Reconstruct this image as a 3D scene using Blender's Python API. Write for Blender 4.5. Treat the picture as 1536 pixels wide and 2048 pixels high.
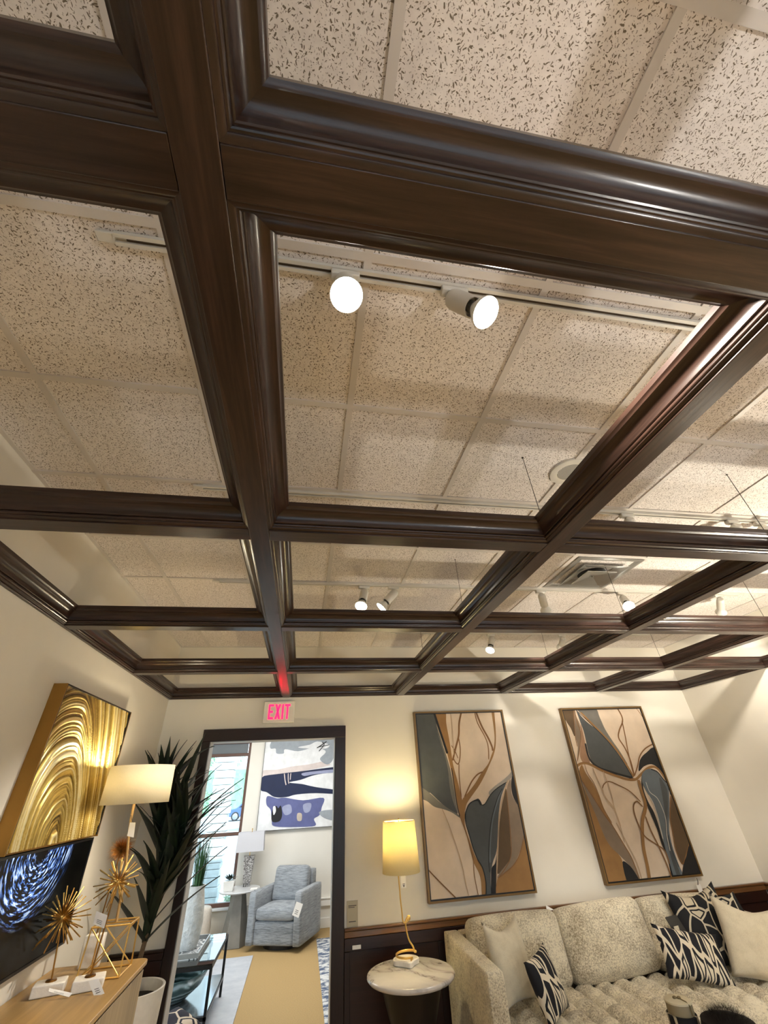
import bpy, bmesh, math, random
import numpy as np
from mathutils import Vector, Matrix

# ------------------------------------------------------------------ scene, camera
scene = bpy.context.scene
for o in list(bpy.data.objects):
    bpy.data.objects.remove(o, do_unlink=True)
COL = scene.collection
R = math.radians
HC = 1.85                                   # lens height above the floor
YAW, PITCH, ROLL, FPX = R(11.2918), R(34.1418), R(-3.1735), 806.8
def cam_axes():
    ca, sa, cb, sb = math.cos(YAW), math.sin(YAW), math.cos(PITCH), math.sin(PITCH)
    f = Vector((sa*cb, ca*cb, sb)); r = Vector((ca, -sa, 0)); u = r.cross(f)
    cc, sc = math.cos(ROLL), math.sin(ROLL)
    return cc*r + sc*u, -sc*r + cc*u, f
CR, CU, CF = cam_axes()
cd = bpy.data.cameras.new('camera'); cam = bpy.data.objects.new('camera', cd); COL.objects.link(cam)
cd.sensor_fit = 'VERTICAL'; cd.sensor_height = 36.0; cd.lens = FPX/2048*36.0
cd.clip_start = 0.02; cd.clip_end = 400
m = Matrix((CR, CU, -CF)).transposed().to_4x4(); m.translation = (0, 0, HC); cam.matrix_world = m
scene.camera = cam
def ray(x, y): return CF*FPX + CR*(x-768) + CU*(1024-y)
def onY(x, y, Y): d = ray(x, y); return d*(Y/d.y) + Vector((0, 0, HC))
def onX(x, y, X): d = ray(x, y); return d*(X/d.x) + Vector((0, 0, HC))
def onZ(x, y, Z): d = ray(x, y); return d*((Z-HC)/d.z) + Vector((0, 0, HC))

# ------------------------------------------------------------------ world, sun, exposure
scene.view_settings.view_transform = 'Standard'; scene.view_settings.look = 'None'
scene.view_settings.exposure = 1.02; scene.view_settings.gamma = 1.0
scene.view_settings.use_curve_mapping = False
w = bpy.data.worlds.new('sky'); scene.world = w; w.use_nodes = True
bg = w.node_tree.nodes['Background']; bg.inputs[0].default_value = (0.74, 0.88, 1.0, 1); bg.inputs[1].default_value = 1.7
sd = bpy.data.lights.new('sun', 'SUN'); sd.energy = 4.5; sd.angle = R(1.0); sd.color = (1, .96, .9)
so = bpy.data.objects.new('sun', sd); COL.objects.link(so); so.rotation_euler = (R(38), R(18), 0); so.location = (0, 20, 15)
SPOT_W = 34.0
WARM = (1.0, 0.86, 0.66); NEUT = (1.0, 0.93, 0.82)

# ------------------------------------------------------------------ mesh helpers
class MB:
    def __init__(s): s.v = []; s.f = []; s.mi = []; s.cur = 0
    def add(s, vs, fs):
        n = len(s.v); s.v += [Vector(v) for v in vs]
        for f in fs: s.f.append([i+n for i in f]); s.mi.append(s.cur)
        return s
    def box(s, x0, x1, y0, y1, z0, z1):
        return s.add([(x0,y0,z0),(x1,y0,z0),(x1,y1,z0),(x0,y1,z0),(x0,y0,z1),(x1,y0,z1),(x1,y1,z1),(x0,y1,z1)],
                     [(0,3,2,1),(4,5,6,7),(0,1,5,4),(1,2,6,5),(2,3,7,6),(3,0,4,7)])
    def cbox(s, c, d): return s.box(c[0]-d[0]/2,c[0]+d[0]/2,c[1]-d[1]/2,c[1]+d[1]/2,c[2]-d[2]/2,c[2]+d[2]/2)
    def tube(s, pts, r, n=10, cap=True, flat=None):
        pts = [Vector(p) for p in pts]; rs = r if isinstance(r, (list, tuple)) else [r]*len(pts)
        rings = []; up = None
        for i, p in enumerate(pts):
            t = (pts[min(i+1, len(pts)-1)] - pts[max(i-1, 0)]).normalized()
            if up is None: up = Vector((0,0,1)) if abs(t.z) < .9 else Vector((1,0,0))
            a = (up - t*up.dot(t)).normalized(); up = a; b = t.cross(a)
            k = flat or 1
            rings.append([p + a*(rs[i]*math.cos(q*2*math.pi/n)) + b*(rs[i]*k*math.sin(q*2*math.pi/n)) for q in range(n)])
        return s.loft(rings, cap)
    def loft(s, rings, cap=True, closed=False):
        n = len(rings[0]); vs = [v for r_ in rings for v in r_]; fs = []
        m_ = len(rings)
        for i in range(m_ if closed else m_-1):
            j = (i+1) % m_
            for q in range(n): fs.append((i*n+q, i*n+(q+1)%n, j*n+(q+1)%n, j*n+q))
        if cap and not closed: fs.append(tuple(range(n))[::-1]); fs.append(tuple((m_-1)*n+q for q in range(n)))
        return s.add(vs, fs)
    def lathe(s, prof, c=(0,0,0), n=40, axis=None, cap=True):
        c = Vector(c); rings = []
        ax = Vector(axis).normalized() if axis else Vector((0,0,1))
        a = Vector((1,0,0)) if abs(ax.x) < .9 else Vector((0,1,0)); a = (a-ax*a.dot(ax)).normalized(); b = ax.cross(a)
        for r_, h in prof: rings.append([c + ax*h + a*(r_*math.cos(q*2*math.pi/n)) + b*(r_*math.sin(q*2*math.pi/n)) for q in range(n)])
        return s.loft(rings, cap)
    def prism(s, poly, d):
        poly = [Vector(p) for p in poly]; d = Vector(d); n = len(poly)
        return s.add(poly + [p+d for p in poly], [tuple(range(n))[::-1], tuple(range(n, 2*n))] + [(i, (i+1)%n, n+(i+1)%n, n+i) for i in range(n)])
    def sphere(s, c, r_, n=16, m_=10):
        c = Vector(c); rr = r_ if isinstance(r_, (list, tuple)) else (r_, r_, r_)
        return s.loft([[c + Vector((rr[0]*math.sin(t)*math.cos(p), rr[1]*math.sin(t)*math.sin(p), -rr[2]*math.cos(t)))
                        for p in [2*math.pi*q/n for q in range(n)]] for t in [max(.02, min(math.pi-.02, math.pi*i/m_)) for i in range(m_+1)]])
    def xform(s, M):
        s.v = [M @ v for v in s.v]; return s
    def mesh(s, name, org=(0,0,0)):
        me = bpy.data.meshes.new(name); o_ = Vector(org)
        me.from_pydata([tuple(v-o_) for v in s.v], [], s.f); 
        for p, i in zip(me.polygons, s.mi): p.material_index = i
        me.update(); return me

def tag(o, label, cat, group=None, kind=None):
    if label: o['label'] = label
    if cat: o['category'] = cat
    if group: o['group'] = group
    if kind: o['kind'] = kind
    return o
def link(o, parent=None):
    COL.objects.link(o)
    if parent is not None: o.parent = parent
    return o
def world_loc(o):
    v = Vector((0,0,0))
    while o is not None: v += o.location; o = o.parent
    return v
def obj(name, mb, mats, parent=None, smooth=None, bevel=0, seg=2, fix=True, subd=0):
    """one mesh object; mesh given in world coordinates"""
    org = world_loc(parent) if parent is not None else Vector((0,0,0))
    me = mb.mesh(name, org) if isinstance(mb, MB) else mb
    for mt in (mats if isinstance(mats, (list, tuple)) else [mats]): me.materials.append(mt)
    if fix and isinstance(mb, MB):
        b = bmesh.new(); b.from_mesh(me); bmesh.ops.recalc_face_normals(b, faces=b.faces); b.to_mesh(me); b.free()
    if smooth:
        me.shade_smooth(); me.set_sharp_from_angle(angle=R(smooth))
    o = bpy.data.objects.new(name, me); link(o, parent)
    if bevel:
        b = o.modifiers.new('bevel', 'BEVEL'); b.width = bevel; b.segments = seg; b.limit_method = 'ANGLE'; b.angle_limit = R(40)
        if not smooth: me.shade_smooth(); me.set_sharp_from_angle(angle=R(30))
    return o
def local_obj(name, me, parent, loc=(0,0,0), rot=None):
    o = bpy.data.objects.new(name, me); link(o, parent); o.location = loc
    if rot is not None: o.rotation_mode = 'QUATERNION'; o.rotation_quaternion = rot
    return o
def thing(name, loc, label, cat, group=None):
    o = bpy.data.objects.new(name, None); o.empty_display_size = .1; link(o); o.location = loc
    return tag(o, label, cat, group)
def struct(name, mb, mat, parent=None, **k):
    o = obj(name, mb, mat, parent, **k)
    if parent is None: o['kind'] = 'structure'
    return o
def crom(pts, closed=False, n=6):
    pts = [Vector(p) for p in pts]; N = len(pts); out = []
    for i in range(N if closed else N-1):
        g = (lambda k: pts[k % N]) if closed else (lambda k: pts[max(0, min(N-1, k))])
        p0, p1, p2, p3 = g(i-1), g(i), g(i+1), g(i+2)
        for q in range(n):
            t = q/n
            out.append(.5*((2*p1) + (p2-p0)*t + (2*p0-5*p1+4*p2-p3)*t*t + (3*p1-p0-3*p2+p3)*t**3))
    if not closed: out.append(pts[-1])
    return out

# ------------------------------------------------------------------ materials
def srgb(r, g, b):
    f = lambda c: (c/255/12.92) if c/255 <= .04045 else ((c/255+.055)/1.055)**2.4
    return (f(r), f(g), f(b), 1)
class NT:
    def __init__(s, name):
        s.m = bpy.data.materials.new(name); s.m.use_nodes = True; s.t = s.m.node_tree; s.b = s.t.nodes['Principled BSDF']
    def n(s, typ, **k):
        x = s.t.nodes.new(typ)
        for a, v in k.items():
            if a[0] == 'i' and a[1:].isdigit(): x.inputs[int(a[1:])].default_value = v
            else: setattr(x, a, v)
        return x
    def l(s, a, b): s.t.links.new(a, b); return s
    def coord(s, scale=(1,1,1), rot=(0,0,0)):
        tc = s.n('ShaderNodeTexCoord'); mp = s.n('ShaderNodeMapping'); mp.inputs['Scale'].default_value = scale; mp.inputs['Rotation'].default_value = rot
        s.l(tc.outputs['Object'], mp.inputs[0]); return mp.outputs[0]
    def noise(s, vec, sc, det=4, rough=.55, dist=0):
        x = s.n('ShaderNodeTexNoise'); s.l(vec, x.inputs['Vector']); x.inputs['Scale'].default_value = sc
        x.inputs['Detail'].default_value = det; x.inputs['Roughness'].default_value = rough; x.inputs['Distortion'].default_value = dist
        return x.outputs['Fac']
    def ramp(s, fac, stops):
        x = s.n('ShaderNodeValToRGB'); e = x.color_ramp.elements
        while len(e) < len(stops): e.new(.5)
        for i, (p, c) in enumerate(stops): e[i].position = p; e[i].color = c
        s.l(fac, x.inputs[0]); return x.outputs[0]
    def math(s, op, a, b=None, c=None):
        x = s.n('ShaderNodeMath', operation=op)
        for i, v in enumerate((a, b, c)):
            if v is None: continue
            if isinstance(v, (int, float)): x.inputs[i].default_value = v
            else: s.l(v, x.inputs[i])
        return x.outputs[0]
    def mix(s, fac, a, b):
        x = s.n('ShaderNodeMix', data_type='RGBA')
        for i, v in ((0, fac), (6, a), (7, b)):
            if isinstance(v, (int, float, tuple)): x.inputs[i].default_value = v
            else: s.l(v, x.inputs[i])
        return x.outputs[2]
    def bump(s, h, strength=.3, dist=.01):
        x = s.n('ShaderNodeBump'); x.inputs['Strength'].default_value = strength; x.inputs['Distance'].default_value = dist
        s.l(h, x.inputs['Height']); s.l(x.outputs[0], s.b.inputs['Normal']); return s
    def set(s, rough=None, metal=None, col=None, coat=None, spec=None, **k):
        if rough is not None: s.b.inputs['Roughness'].default_value = rough
        if metal is not None: s.b.inputs['Metallic'].default_value = metal
        if coat is not None: s.b.inputs['Coat Weight'].default_value = coat; s.b.inputs['Coat Roughness'].default_value = .12
        if spec is not None: s.b.inputs['Specular IOR Level'].default_value = spec
        if col is not None:
            if isinstance(col, tuple): s.b.inputs['Base Color'].default_value = col
            else: s.l(col, s.b.inputs['Base Color'])
        return s
def plain(name, rgb, rough=.6, metal=0, var=.12, sc=6, bump=0, bsc=200, **k):
    t = NT(name); v = t.coord(); f = t.noise(v, sc)
    c = srgb(*rgb); lo = tuple(x*(1-var) for x in c[:3])+(1,); hi = tuple(min(1, x*(1+var)) for x in c[:3])+(1,)
    t.set(rough=rough, metal=metal, col=t.ramp(f, [(.3, lo), (.7, hi)]), **k)
    if bump: t.bump(t.noise(v, bsc, 3), bump, .004)
    return t.m
def wood(name, rgb, axis, rough=.3, coat=.3, var=.45, sc=1.0, tone=(1, 1, 1)):
    t = NT(name); s_ = [22*sc, 22*sc, 22*sc]; s_[axis] = 1.1*sc; v = t.coord(tuple(s_))
    f = t.noise(v, 1.6, 6, .6, .4); v2 = t.coord(tuple([5*sc if i != axis else .5*sc for i in range(3)])); g = t.noise(v2, 1.3, 3)
    c = srgb(*rgb); d = lambda k: tuple(min(1, x*k) for x in c[:3])+(1,)
    a = t.ramp(f, [(.36, d(1-var)), (.52, d(1)), (.68, d(1+var*1.6))]); b = t.ramp(g, [(.32, d(.65)), (.68, d(1.45))])
    t.set(rough=rough, coat=coat, spec=.35, col=t.mix(.45, a, b)); t.bump(f, .10, .003); return t.m
def emit(name, rgb, strength, lin=False):
    m_ = bpy.data.materials.new(name); m_.use_nodes = True; b = m_.node_tree.nodes['Principled BSDF']
    c = rgb+(1,) if lin else srgb(*rgb)
    b.inputs['Base Color'].default_value = c; b.inputs['Emission Color'].default_value = c; b.inputs['Emission Strength'].default_value = strength
    return m_
def shade_mat(name, rgb, trans=.55):
    t = NT(name); nt = t.t; v = t.coord(); f = t.noise(v, 260, 2)
    c = srgb(*rgb); col = t.ramp(f, [(.3, tuple(x*.93 for x in c[:3])+(1,)), (.7, c)])
    d = t.n('ShaderNodeBsdfDiffuse'); tr = t.n('ShaderNodeBsdfTranslucent'); mx = t.n('ShaderNodeMixShader'); mx.inputs[0].default_value = trans
    t.l(col, d.inputs[0]); t.l(col, tr.inputs[0]); t.l(d.outputs[0], mx.inputs[1]); t.l(tr.outputs[0], mx.inputs[2])
    t.l(mx.outputs[0], nt.nodes['Material Output'].inputs[0]); return t.m
def glass_mat(name, tint=(.93, .97, .98, 1), rough=.0, refl=1.0):
    t = NT(name); nt = t.t
    fr = t.n('ShaderNodeFresnel'); fr.inputs[0].default_value = 1.45
    tp = t.n('ShaderNodeBsdfTransparent'); tp.inputs[0].default_value = tint
    gl = t.n('ShaderNodeBsdfGlossy'); gl.inputs['Roughness'].default_value = rough
    mx = t.n('ShaderNodeMixShader'); t.l(t.math('MULTIPLY', fr.outputs[0], refl), mx.inputs[0])
    t.l(tp.outputs[0], mx.inputs[1]); t.l(gl.outputs[0], mx.inputs[2]); t.l(mx.outputs[0], nt.nodes['Material Output'].inputs[0]); return t.m

def tile_mat():
    t = NT('fissured_tile'); v = t.coord()
    base = t.ramp(t.noise(v, 40, 3), [(.3, srgb(220, 212, 206)), (.7, srgb(233, 226, 220))])
    def flecks(sc, a, b, keep, seed):
        mp = t.n('ShaderNodeMapping'); t.l(v, mp.inputs[0]); mp.inputs['Location'].default_value = (seed, seed*.7, 0)
        nz = t.n('ShaderNodeTexNoise'); t.l(mp.outputs[0], nz.inputs['Vector']); nz.inputs['Scale'].default_value = 110; nz.inputs['Detail'].default_value = 2
        off = t.n('ShaderNodeVectorMath', operation='MULTIPLY_ADD'); t.l(nz.outputs['Color'], off.inputs[0]); off.inputs[1].default_value = (.006, .006, 0)
        t.l(mp.outputs[0], off.inputs[2])
        vo = t.n('ShaderNodeTexVoronoi', voronoi_dimensions='2D'); t.l(off.outputs[0], vo.inputs['Vector']); vo.inputs['Scale'].default_value = sc
        sub = t.n('ShaderNodeVectorMath', operation='SUBTRACT'); t.l(off.outputs[0], sub.inputs[0]); t.l(vo.outputs['Position'], sub.inputs[1])
        sp = t.n('ShaderNodeSeparateColor'); t.l(vo.outputs['Color'], sp.inputs[0])
        rt = t.n('ShaderNodeVectorRotate', rotation_type='Z_AXIS'); t.l(sub.outputs[0], rt.inputs['Vector']); t.l(t.math('MULTIPLY', sp.outputs[0], 6.283), rt.inputs['Angle'])
        xy = t.n('ShaderNodeSeparateXYZ'); t.l(rt.outputs[0], xy.inputs[0])
        size = t.math('MULTIPLY_ADD', sp.outputs[1], .8, .5)
        e = t.math('ADD', t.math('POWER', t.math('DIVIDE', t.math('ABSOLUTE', xy.outputs[0]), t.math('MULTIPLY', size, a)), 2), t.math('POWER', t.math('DIVIDE', t.math('ABSOLUTE', xy.outputs[1]), t.math('MULTIPLY', size, b)), 2))
        inside = t.math('LESS_THAN', e, 1.0); on = t.math('LESS_THAN', sp.outputs[2], keep)
        return t.math('MULTIPLY', inside, on)
    f1 = flecks(80, .0040, .0014, .60, 0); f2 = flecks(150, .0016, .0007, .6, 3.1); f3 = flecks(110, .0034, .0009, .5, 7.7)
    f = t.math('MAXIMUM', t.math('MAXIMUM', f1, t.math('MULTIPLY', f2, .7)), f3)
    col = t.mix(f, base, srgb(120, 108, 94))
    t.set(rough=.95, col=col, spec=.1); t.bump(t.math('MULTIPLY', f, -1.0), .5, .003); return t.m
M = {}
M['tile'] = tile_mat()
M['tbar'] = plain('grid_metal', (204, 197, 190), .5, var=.04)
M['white_metal'] = plain('white_track_metal', (208, 203, 192), .4, var=.04)
M['socket'] = plain('socket_grey', (95, 92, 85), .5)
M['beamX'] = wood('walnut_across', (47, 32, 26), 0, .29, .15, .75, 2.2)
M['beamY'] = wood('walnut_along', (47, 32, 26), 1, .29, .15, .75, 2.2)
M['panelX'] = wood('wainscot_wood_across', (36, 17, 12), 0, .38, .1)
M['panelZ'] = wood('wainscot_wood_upright', (32, 15, 11), 2, .38, .1)
M['railX'] = wood('rail_wood', (104, 70, 40), 0, .3, .35)
M['railY'] = wood('rail_wood_side', (104, 70, 40), 1, .3, .35)
M['wall'] = plain('painted_wall', (222, 216, 203), .75, var=.03, sc=2, bump=.06, bsc=180)
M['wall2'] = plain('far_room_wall', (226, 222, 212), .75, var=.03, sc=2)
M['carpet'] = plain('tan_carpet', (176, 148, 100), .95, var=.2, sc=130, bump=.5, bsc=400)
M['bulb'] = emit('lit_bulb', (255, 250, 235), 14)
M['bulb_off'] = plain('frosted_bulb', (225, 222, 214), .3, var=.02)
M['brass'] = plain('brass', (226, 186, 108), .34, .85, var=.08)
M['brass_dark'] = plain('aged_brass', (150, 105, 48), .32, 1, var=.2)
M['gold_edge'] = plain('gold_edge', (158, 116, 50), .45, .6, var=.1)
M['black'] = plain('black_satin', (14, 13, 13), .4, var=.1)
M['tagw'] = plain('tag_card', (236, 234, 230), .6, var=.02)
M['ink'] = plain('ink', (60, 60, 62), .7)
M['marble'] = None
def marble_mat():
    t = NT('marble'); v = t.coord((1, 1, 1)); n1 = t.noise(v, 1.7, 5, .55, .9)
    vein = t.math('ABSOLUTE', t.math('SUBTRACT', n1, .5))
    a = t.ramp(vein, [(0, srgb(132, 124, 120)), (.010, srgb(186, 179, 174)), (.05, srgb(206, 200, 194)), (.3, srgb(222, 217, 211))])
    t.set(rough=.16, col=a, coat=.3); return t.m
M['marble'] = marble_mat()
M['stone_white'] = plain('white_stone', (232, 226, 216), .6, var=.05, sc=60, bump=.15)
def fabric(name, a, b, sc=90, bump=.6, rough=.9, stretch=(1, 1, 1), dist=.012):
    t = NT(name); v = t.coord(stretch); f = t.noise(v, sc, 4, .7); g = t.noise(v, sc*.06, 2)
    f = t.math('MULTIPLY_ADD', g, .35, t.math('MULTIPLY', f, .75))
    t.set(rough=rough, col=t.ramp(f, [(.38, srgb(*b)), (.62, srgb(*a))])); t.b.inputs['Sheen Weight'].default_value = .3
    t.bump(f, bump, dist); return t.m
M['boucle'] = fabric('boucle', (242, 231, 204), (134, 115, 84), 95, 1.0)
M['linen'] = fabric('cream_linen', (214, 203, 178), (190, 178, 152), 300, .2, dist=.004)
M['grey_weave'] = fabric('grey_stripe_weave', (152, 158, 164), (88, 94, 100), 34, .25, stretch=(.25, .25, 3.2), dist=.004)
def pattern_mat(name, dark, light, sc, stretch, thick, seed):
    t = NT(name); v = t.coord(stretch); mp = t.n('ShaderNodeMapping'); t.l(v, mp.inputs[0]); mp.inputs['Location'].default_value = (seed, seed*.37, seed*.11)
    nz = t.n('ShaderNodeTexNoise'); t.l(mp.outputs[0], nz.inputs['Vector']); nz.inputs['Scale'].default_value = sc*.55; nz.inputs['Detail'].default_value = 1
    off = t.n('ShaderNodeVectorMath', operation='MULTIPLY_ADD'); t.l(nz.outputs['Color'], off.inputs[0]); off.inputs[1].default_value = (.5/sc*1.6,)*3; t.l(mp.outputs[0], off.inputs[2])
    e = t.n('ShaderNodeTexVoronoi', feature='DISTANCE_TO_EDGE', voronoi_dimensions='2D'); c = t.n('ShaderNodeTexVoronoi', feature='F1', voronoi_dimensions='2D')
    for x in (e, c): t.l(off.outputs[0], x.inputs['Vector']); x.inputs['Scale'].default_value = sc
    sp = t.n('ShaderNodeSeparateColor'); t.l(c.outputs['Color'], sp.inputs[0])
    dist = e.outputs['Distance']
    line = t.math('LESS_THAN', dist, thick)
    core = t.math('MULTIPLY', t.math('GREATER_THAN', dist, thick*2.6), t.math('GREATER_THAN', sp.outputs[0], .62))
    t.set(rough=.85, col=t.mix(t.math('MAXIMUM', line, core), srgb(*dark), srgb(*light))); t.bump(t.noise(v, 300, 2), .12, .003); return t.m
M['pat_a'] = pattern_mat('black_cream_print', (14, 15, 24), (216, 204, 182), 11, (1.7, .50, 1), .10, 1.3)
M['pat_b'] = pattern_mat('black_cream_bold_print', (14, 14, 19), (196, 184, 160), 9, (1.1, .9, 1), .06, 4.1)

# ------------------------------------------------------------------ room shell
XL, XR, YB, YN = -1.41, 4.72, 4.845, -3.2
ZC, ZB = 3.229, 2.688
DX0, DX1, DZ = -.935, .321, 2.30           # door opening
WT = .16                                    # wall thickness
Y2, X2L, X2R, Z2 = 9.22, -4.6, 3.4, 3.15    # far room

struct('floor', MB().box(XL-.2, XR+.2, YN-.1, YB+WT/2, -.05, 0), M['carpet'])['label'] = 'tan carpet of the near showroom'
o = struct('wall_back', MB().box(XL-WT, DX0, YB, YB+WT, 0, ZC+.05).box(DX1, XR+WT, YB, YB+WT, 0, ZC+.05).box(DX0, DX1, YB, YB+WT, DZ, ZC+.05), M['wall'])
struct('wall_left', MB().box(XL-WT, XL, YN-WT, YB, 0, ZC+.05), M['wall'])
struct('wall_right', MB().box(XR, XR+WT, YN-WT, YB, 0, ZC+.05), M['wall'])
struct('wall_near', MB().box(XL-WT, XR+WT, YN-WT, YN, 2.75, ZC+.05).box(XL-WT, XL+.3, YN-WT, YN, 0, 2.75).box(XR-.3, XR+WT, YN-WT, YN, 0, 2.75).box(XL+.3, XR-.3, YN-WT, YN, 0, .25), M['wall'])
shop = bpy.data.objects.new('added_shop_window', None); link(shop); shop.location = (1.65, YN, .25); shop['kind'] = 'structure'; shop['label'] = 'added wide shop window behind the viewer'  # unseen window, added so daylight reaches the near ceiling
shop_x = [XL+.3+k*(XR-XL-.6)/4 for k in range(5)]
for k in range(4):
    obj('pane', MB().box(shop_x[k]+.03, shop_x[k+1]-.03, YN-.09, YN-.084, .30, 2.70), glass_mat('shop_glass', (.95, .97, .98, 1), 0, .8), shop)
for x in shop_x: obj('window_frame', MB().box(max(x-.03, XL+.3), min(x+.03, XR-.3), YN-.11, YN-.06, .30, 2.70), M['panelZ'], shop)
for z in (.25, 2.70): obj('window_frame', MB().box(XL+.3, XR-.3, YN-.11, YN-.06, z, z+.05), M['panelX'], shop)

# ceiling: lay-in tiles in a metal grid
ceil = struct('ceiling', MB().box(XL-WT, XR+WT, YN-WT, YB+WT, ZC+.03, ZC+.08), M['tbar'])
ceil['label'] = 'suspended ceiling of fissured white tiles in a metal grid'
TX, TY, TS = .1133, .5873, .6096
def frange(o_, lo, hi): 
    k0 = math.floor((lo-o_)/TS); k1 = math.ceil((hi-o_)/TS); return [o_+k*TS for k in range(k0, k1+1)]
gx, gy = frange(TX, XL, XR), frange(TY, YN, YB)
tile_cache = {}
for x in gx[:-1]:
    for y in gy[:-1]:
        x0, x1, y0, y1 = max(x, XL)+.004, min(x+TS, XR)-.004, max(y, YN)+.004, min(y+TS, YB)-.004
        if x1-x0 < .02 or y1-y0 < .02: continue
        obj('ceiling_tile', MB().box(x0, x1, y0, y1, ZC, ZC+.016), M['tile'], ceil)
for y in gy:
    if YN < y < YB: obj('grid_bar', MB().box(XL, XR, y-.013, y+.013, ZC-.007, ZC+.02), M['tbar'], ceil)
for x in gx:
    if XL < x < XR:
        for y in gy[:-1]:
            y0, y1 = max(y, YN)+.0131, min(y+TS, YB)-.0131
            if y1-y0 > .02: obj('grid_bar', MB().box(x-.013, x+.013, y0, y1, ZC-.0065, ZC+.02), M['tbar'], ceil)
for a in (MB().box(XL, XL+.022, YN, YB, ZC-.005, ZC+.02), MB().box(XR-.022, XR, YN, YB, ZC-.005, ZC+.02), MB().box(XL+.022, XR-.022, YB-.022, YB, ZC-.005, ZC+.02)):
    obj('grid_bar', a, M['tbar'], ceil)

# ------------------------------------------------------------------ suspended coffered beam grid
BX = [XL, -.221, 1.035, 2.288, 3.536, XR]
BY = [-2.06, -.895, .268, 1.426, 2.567, 3.716, YB]
HB = .0375                                   # half width of the bottom board
TOPZ = .096
PROF = [(.0, .007), (.008, .0085), (.0125, .012), (.0135, .016), (.017, .0165), (.0195, .0185), (.0205, .022), (.0195, .0255), (.017, .0275), (.0145, .028), (.0215, .0285), (.0245, .0305), (.0252, .034)]
for k in range(1, 9):                        # broad cove
    a = k/8*math.pi/2
    PROF.append((.0252+.0345*(1-math.cos(a)), .034+.034*math.sin(a)))
PROF += [(.0615, .0685), (.0635, .0715), (.0665, .0745), (.0695, .0765), (.0715, .078), (.0715, TOPZ), (.0, TOPZ)]
grid = thing('coffered_beam_grid', (1.655, 1.1, ZB), 'dark walnut coffered beam grid hung on wires below the white tile ceiling', 'ceiling beams')
def half(v, arr): return .020 if (v == arr[0] and arr is BX) or v == arr[-1] else HB
beamsX, beamsY = {}, {}
for i, x in enumerate(BX):
    x0 = x if i == 0 else x-HB; x1 = x if i == len(BX)-1 else x+HB
    if i == 0: x1 = x+.020
    if i == len(BX)-1: x0 = x-.020
    beamsY[i] = obj('beam', MB().box(x0, x1, YN+.01, YB-.001, ZB, ZB+TOPZ-.002), M['beamY'], grid, bevel=.002)
for j, y in enumerate(BY):
    for i in range(len(BX)-1):
        x0 = BX[i]+half(BX[i], BX); x1 = BX[i+1]-half(BX[i+1], BX)
        y0 = y-(.020 if j == len(BY)-1 else HB); y1 = y if j == len(BY)-1 else y+HB
        beamsX[i, j] = obj('beam', MB().box(x0+.0005, x1-.0005, y0, y1-.001*(j == len(BY)-1), ZB+.0015, ZB+TOPZ-.002), M['beamX'], grid, bevel=.002)
mould_mesh = {}
def moulding(p0, p1, inward, parent, mat):
    """one mitred crown moulding along p0-p1 (corners of the coffer at board faces)"""
    p0, p1, n_ = Vector(p0), Vector(p1), Vector(inward); t = (p1-p0).normalized()
    r0 = [p0 + n_*u + t*u + Vector((0, 0, v)) for u, v in PROF]; r1 = [p1 + n_*u - t*u + Vector((0, 0, v)) for u, v in PROF]
    return obj('crown_moulding', MB().loft([r0, r1]), mat, parent, smooth=28)
for i in range(len(BX)-1):
    for j in range(len(BY)-1):
        x0 = BX[i]+half(BX[i], BX); x1 = BX[i+1]-half(BX[i+1], BX)
        y0 = BY[j]+HB; y1 = BY[j+1]-half(BY[j+1], BY)
        moulding((x0, y0, ZB), (x1, y0, ZB), (0, 1, 0), beamsX[i, j], M['beamX'])
        moulding((x1, y1, ZB), (x0, y1, ZB), (0, -1, 0), beamsX[i, j+1], M['beamX'])
        moulding((x0, y1, ZB), (x0, y0, ZB), (1, 0, 0), beamsY[i], M['beamY'])
        moulding((x1, y0, ZB), (x1, y1, ZB), (-1, 0, 0), beamsY[i+1], M['beamY'])
wire_mat = plain('wire', (52, 44, 38), .5, .6)
for x in BX[1:-1]:
    for y in BY[1:-1]:
        if abs(x-BX[1]) < .01: continue       # no wire shows over the beam nearest the camera
        obj('hanging_wire', MB().tube([(x, y, ZB+.09), (x, y, ZC+.01)], .0016, 6).tube([(x, y, ZC-.003), (x, y, ZC+.002)], .005, 8), wire_mat, grid)

# ------------------------------------------------------------------ door casing, wainscot, rails
CW = .098
door = bpy.data.objects.new('door_1', None); link(door); door.location = (0, YB, 0); door['kind'] = 'structure'; door['label'] = 'wide cased doorway with dark wood trim into the far room'
M['jamb'] = plain('jamb_paint', (196, 196, 196), .5, var=.03)
obj('casing', MB().box(DX0-CW+.03, DX0+.008, YB-.03, YB-.001, 0, DZ), M['panelZ'], door, bevel=.004)
obj('casing', MB().box(DX1-.008, DX1+CW, YB-.03, YB-.001, 0, DZ), M['panelZ'], door, bevel=.004)
obj('casing', MB().box(DX0-CW+.03, DX1+CW, YB-.034, YB-.001, DZ-.008, DZ+.1), M['panelX'], door, bevel=.004)
obj('jamb', MB().box(DX0+.0005, DX0+.012, YB, YB+WT, 0, DZ), M['jamb'], door)
obj('jamb', MB().box(DX1-.012, DX1-.0005, YB, YB+WT, 0, DZ), M['jamb'], door)
obj('jamb', MB().box(DX0+.012, DX1-.012, YB, YB+WT, DZ-.012, DZ-.0005), M['jamb'], door)
RZ = .862
def rail(name, pts, axis):
    x0, x1, y0, y1 = pts
    return x0, x1, y0, y1
struct('trim_1', MB().box(DX1+CW+.002, XR-.03, YB-.035, YB-.001, RZ-.018, RZ).box(DX1+CW+.002, XR-.03, YB-.026, YB-.001, RZ-.06, RZ-.018), M['railX'], bevel=.005)['label'] = 'chair rail cap on the back wall'
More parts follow.
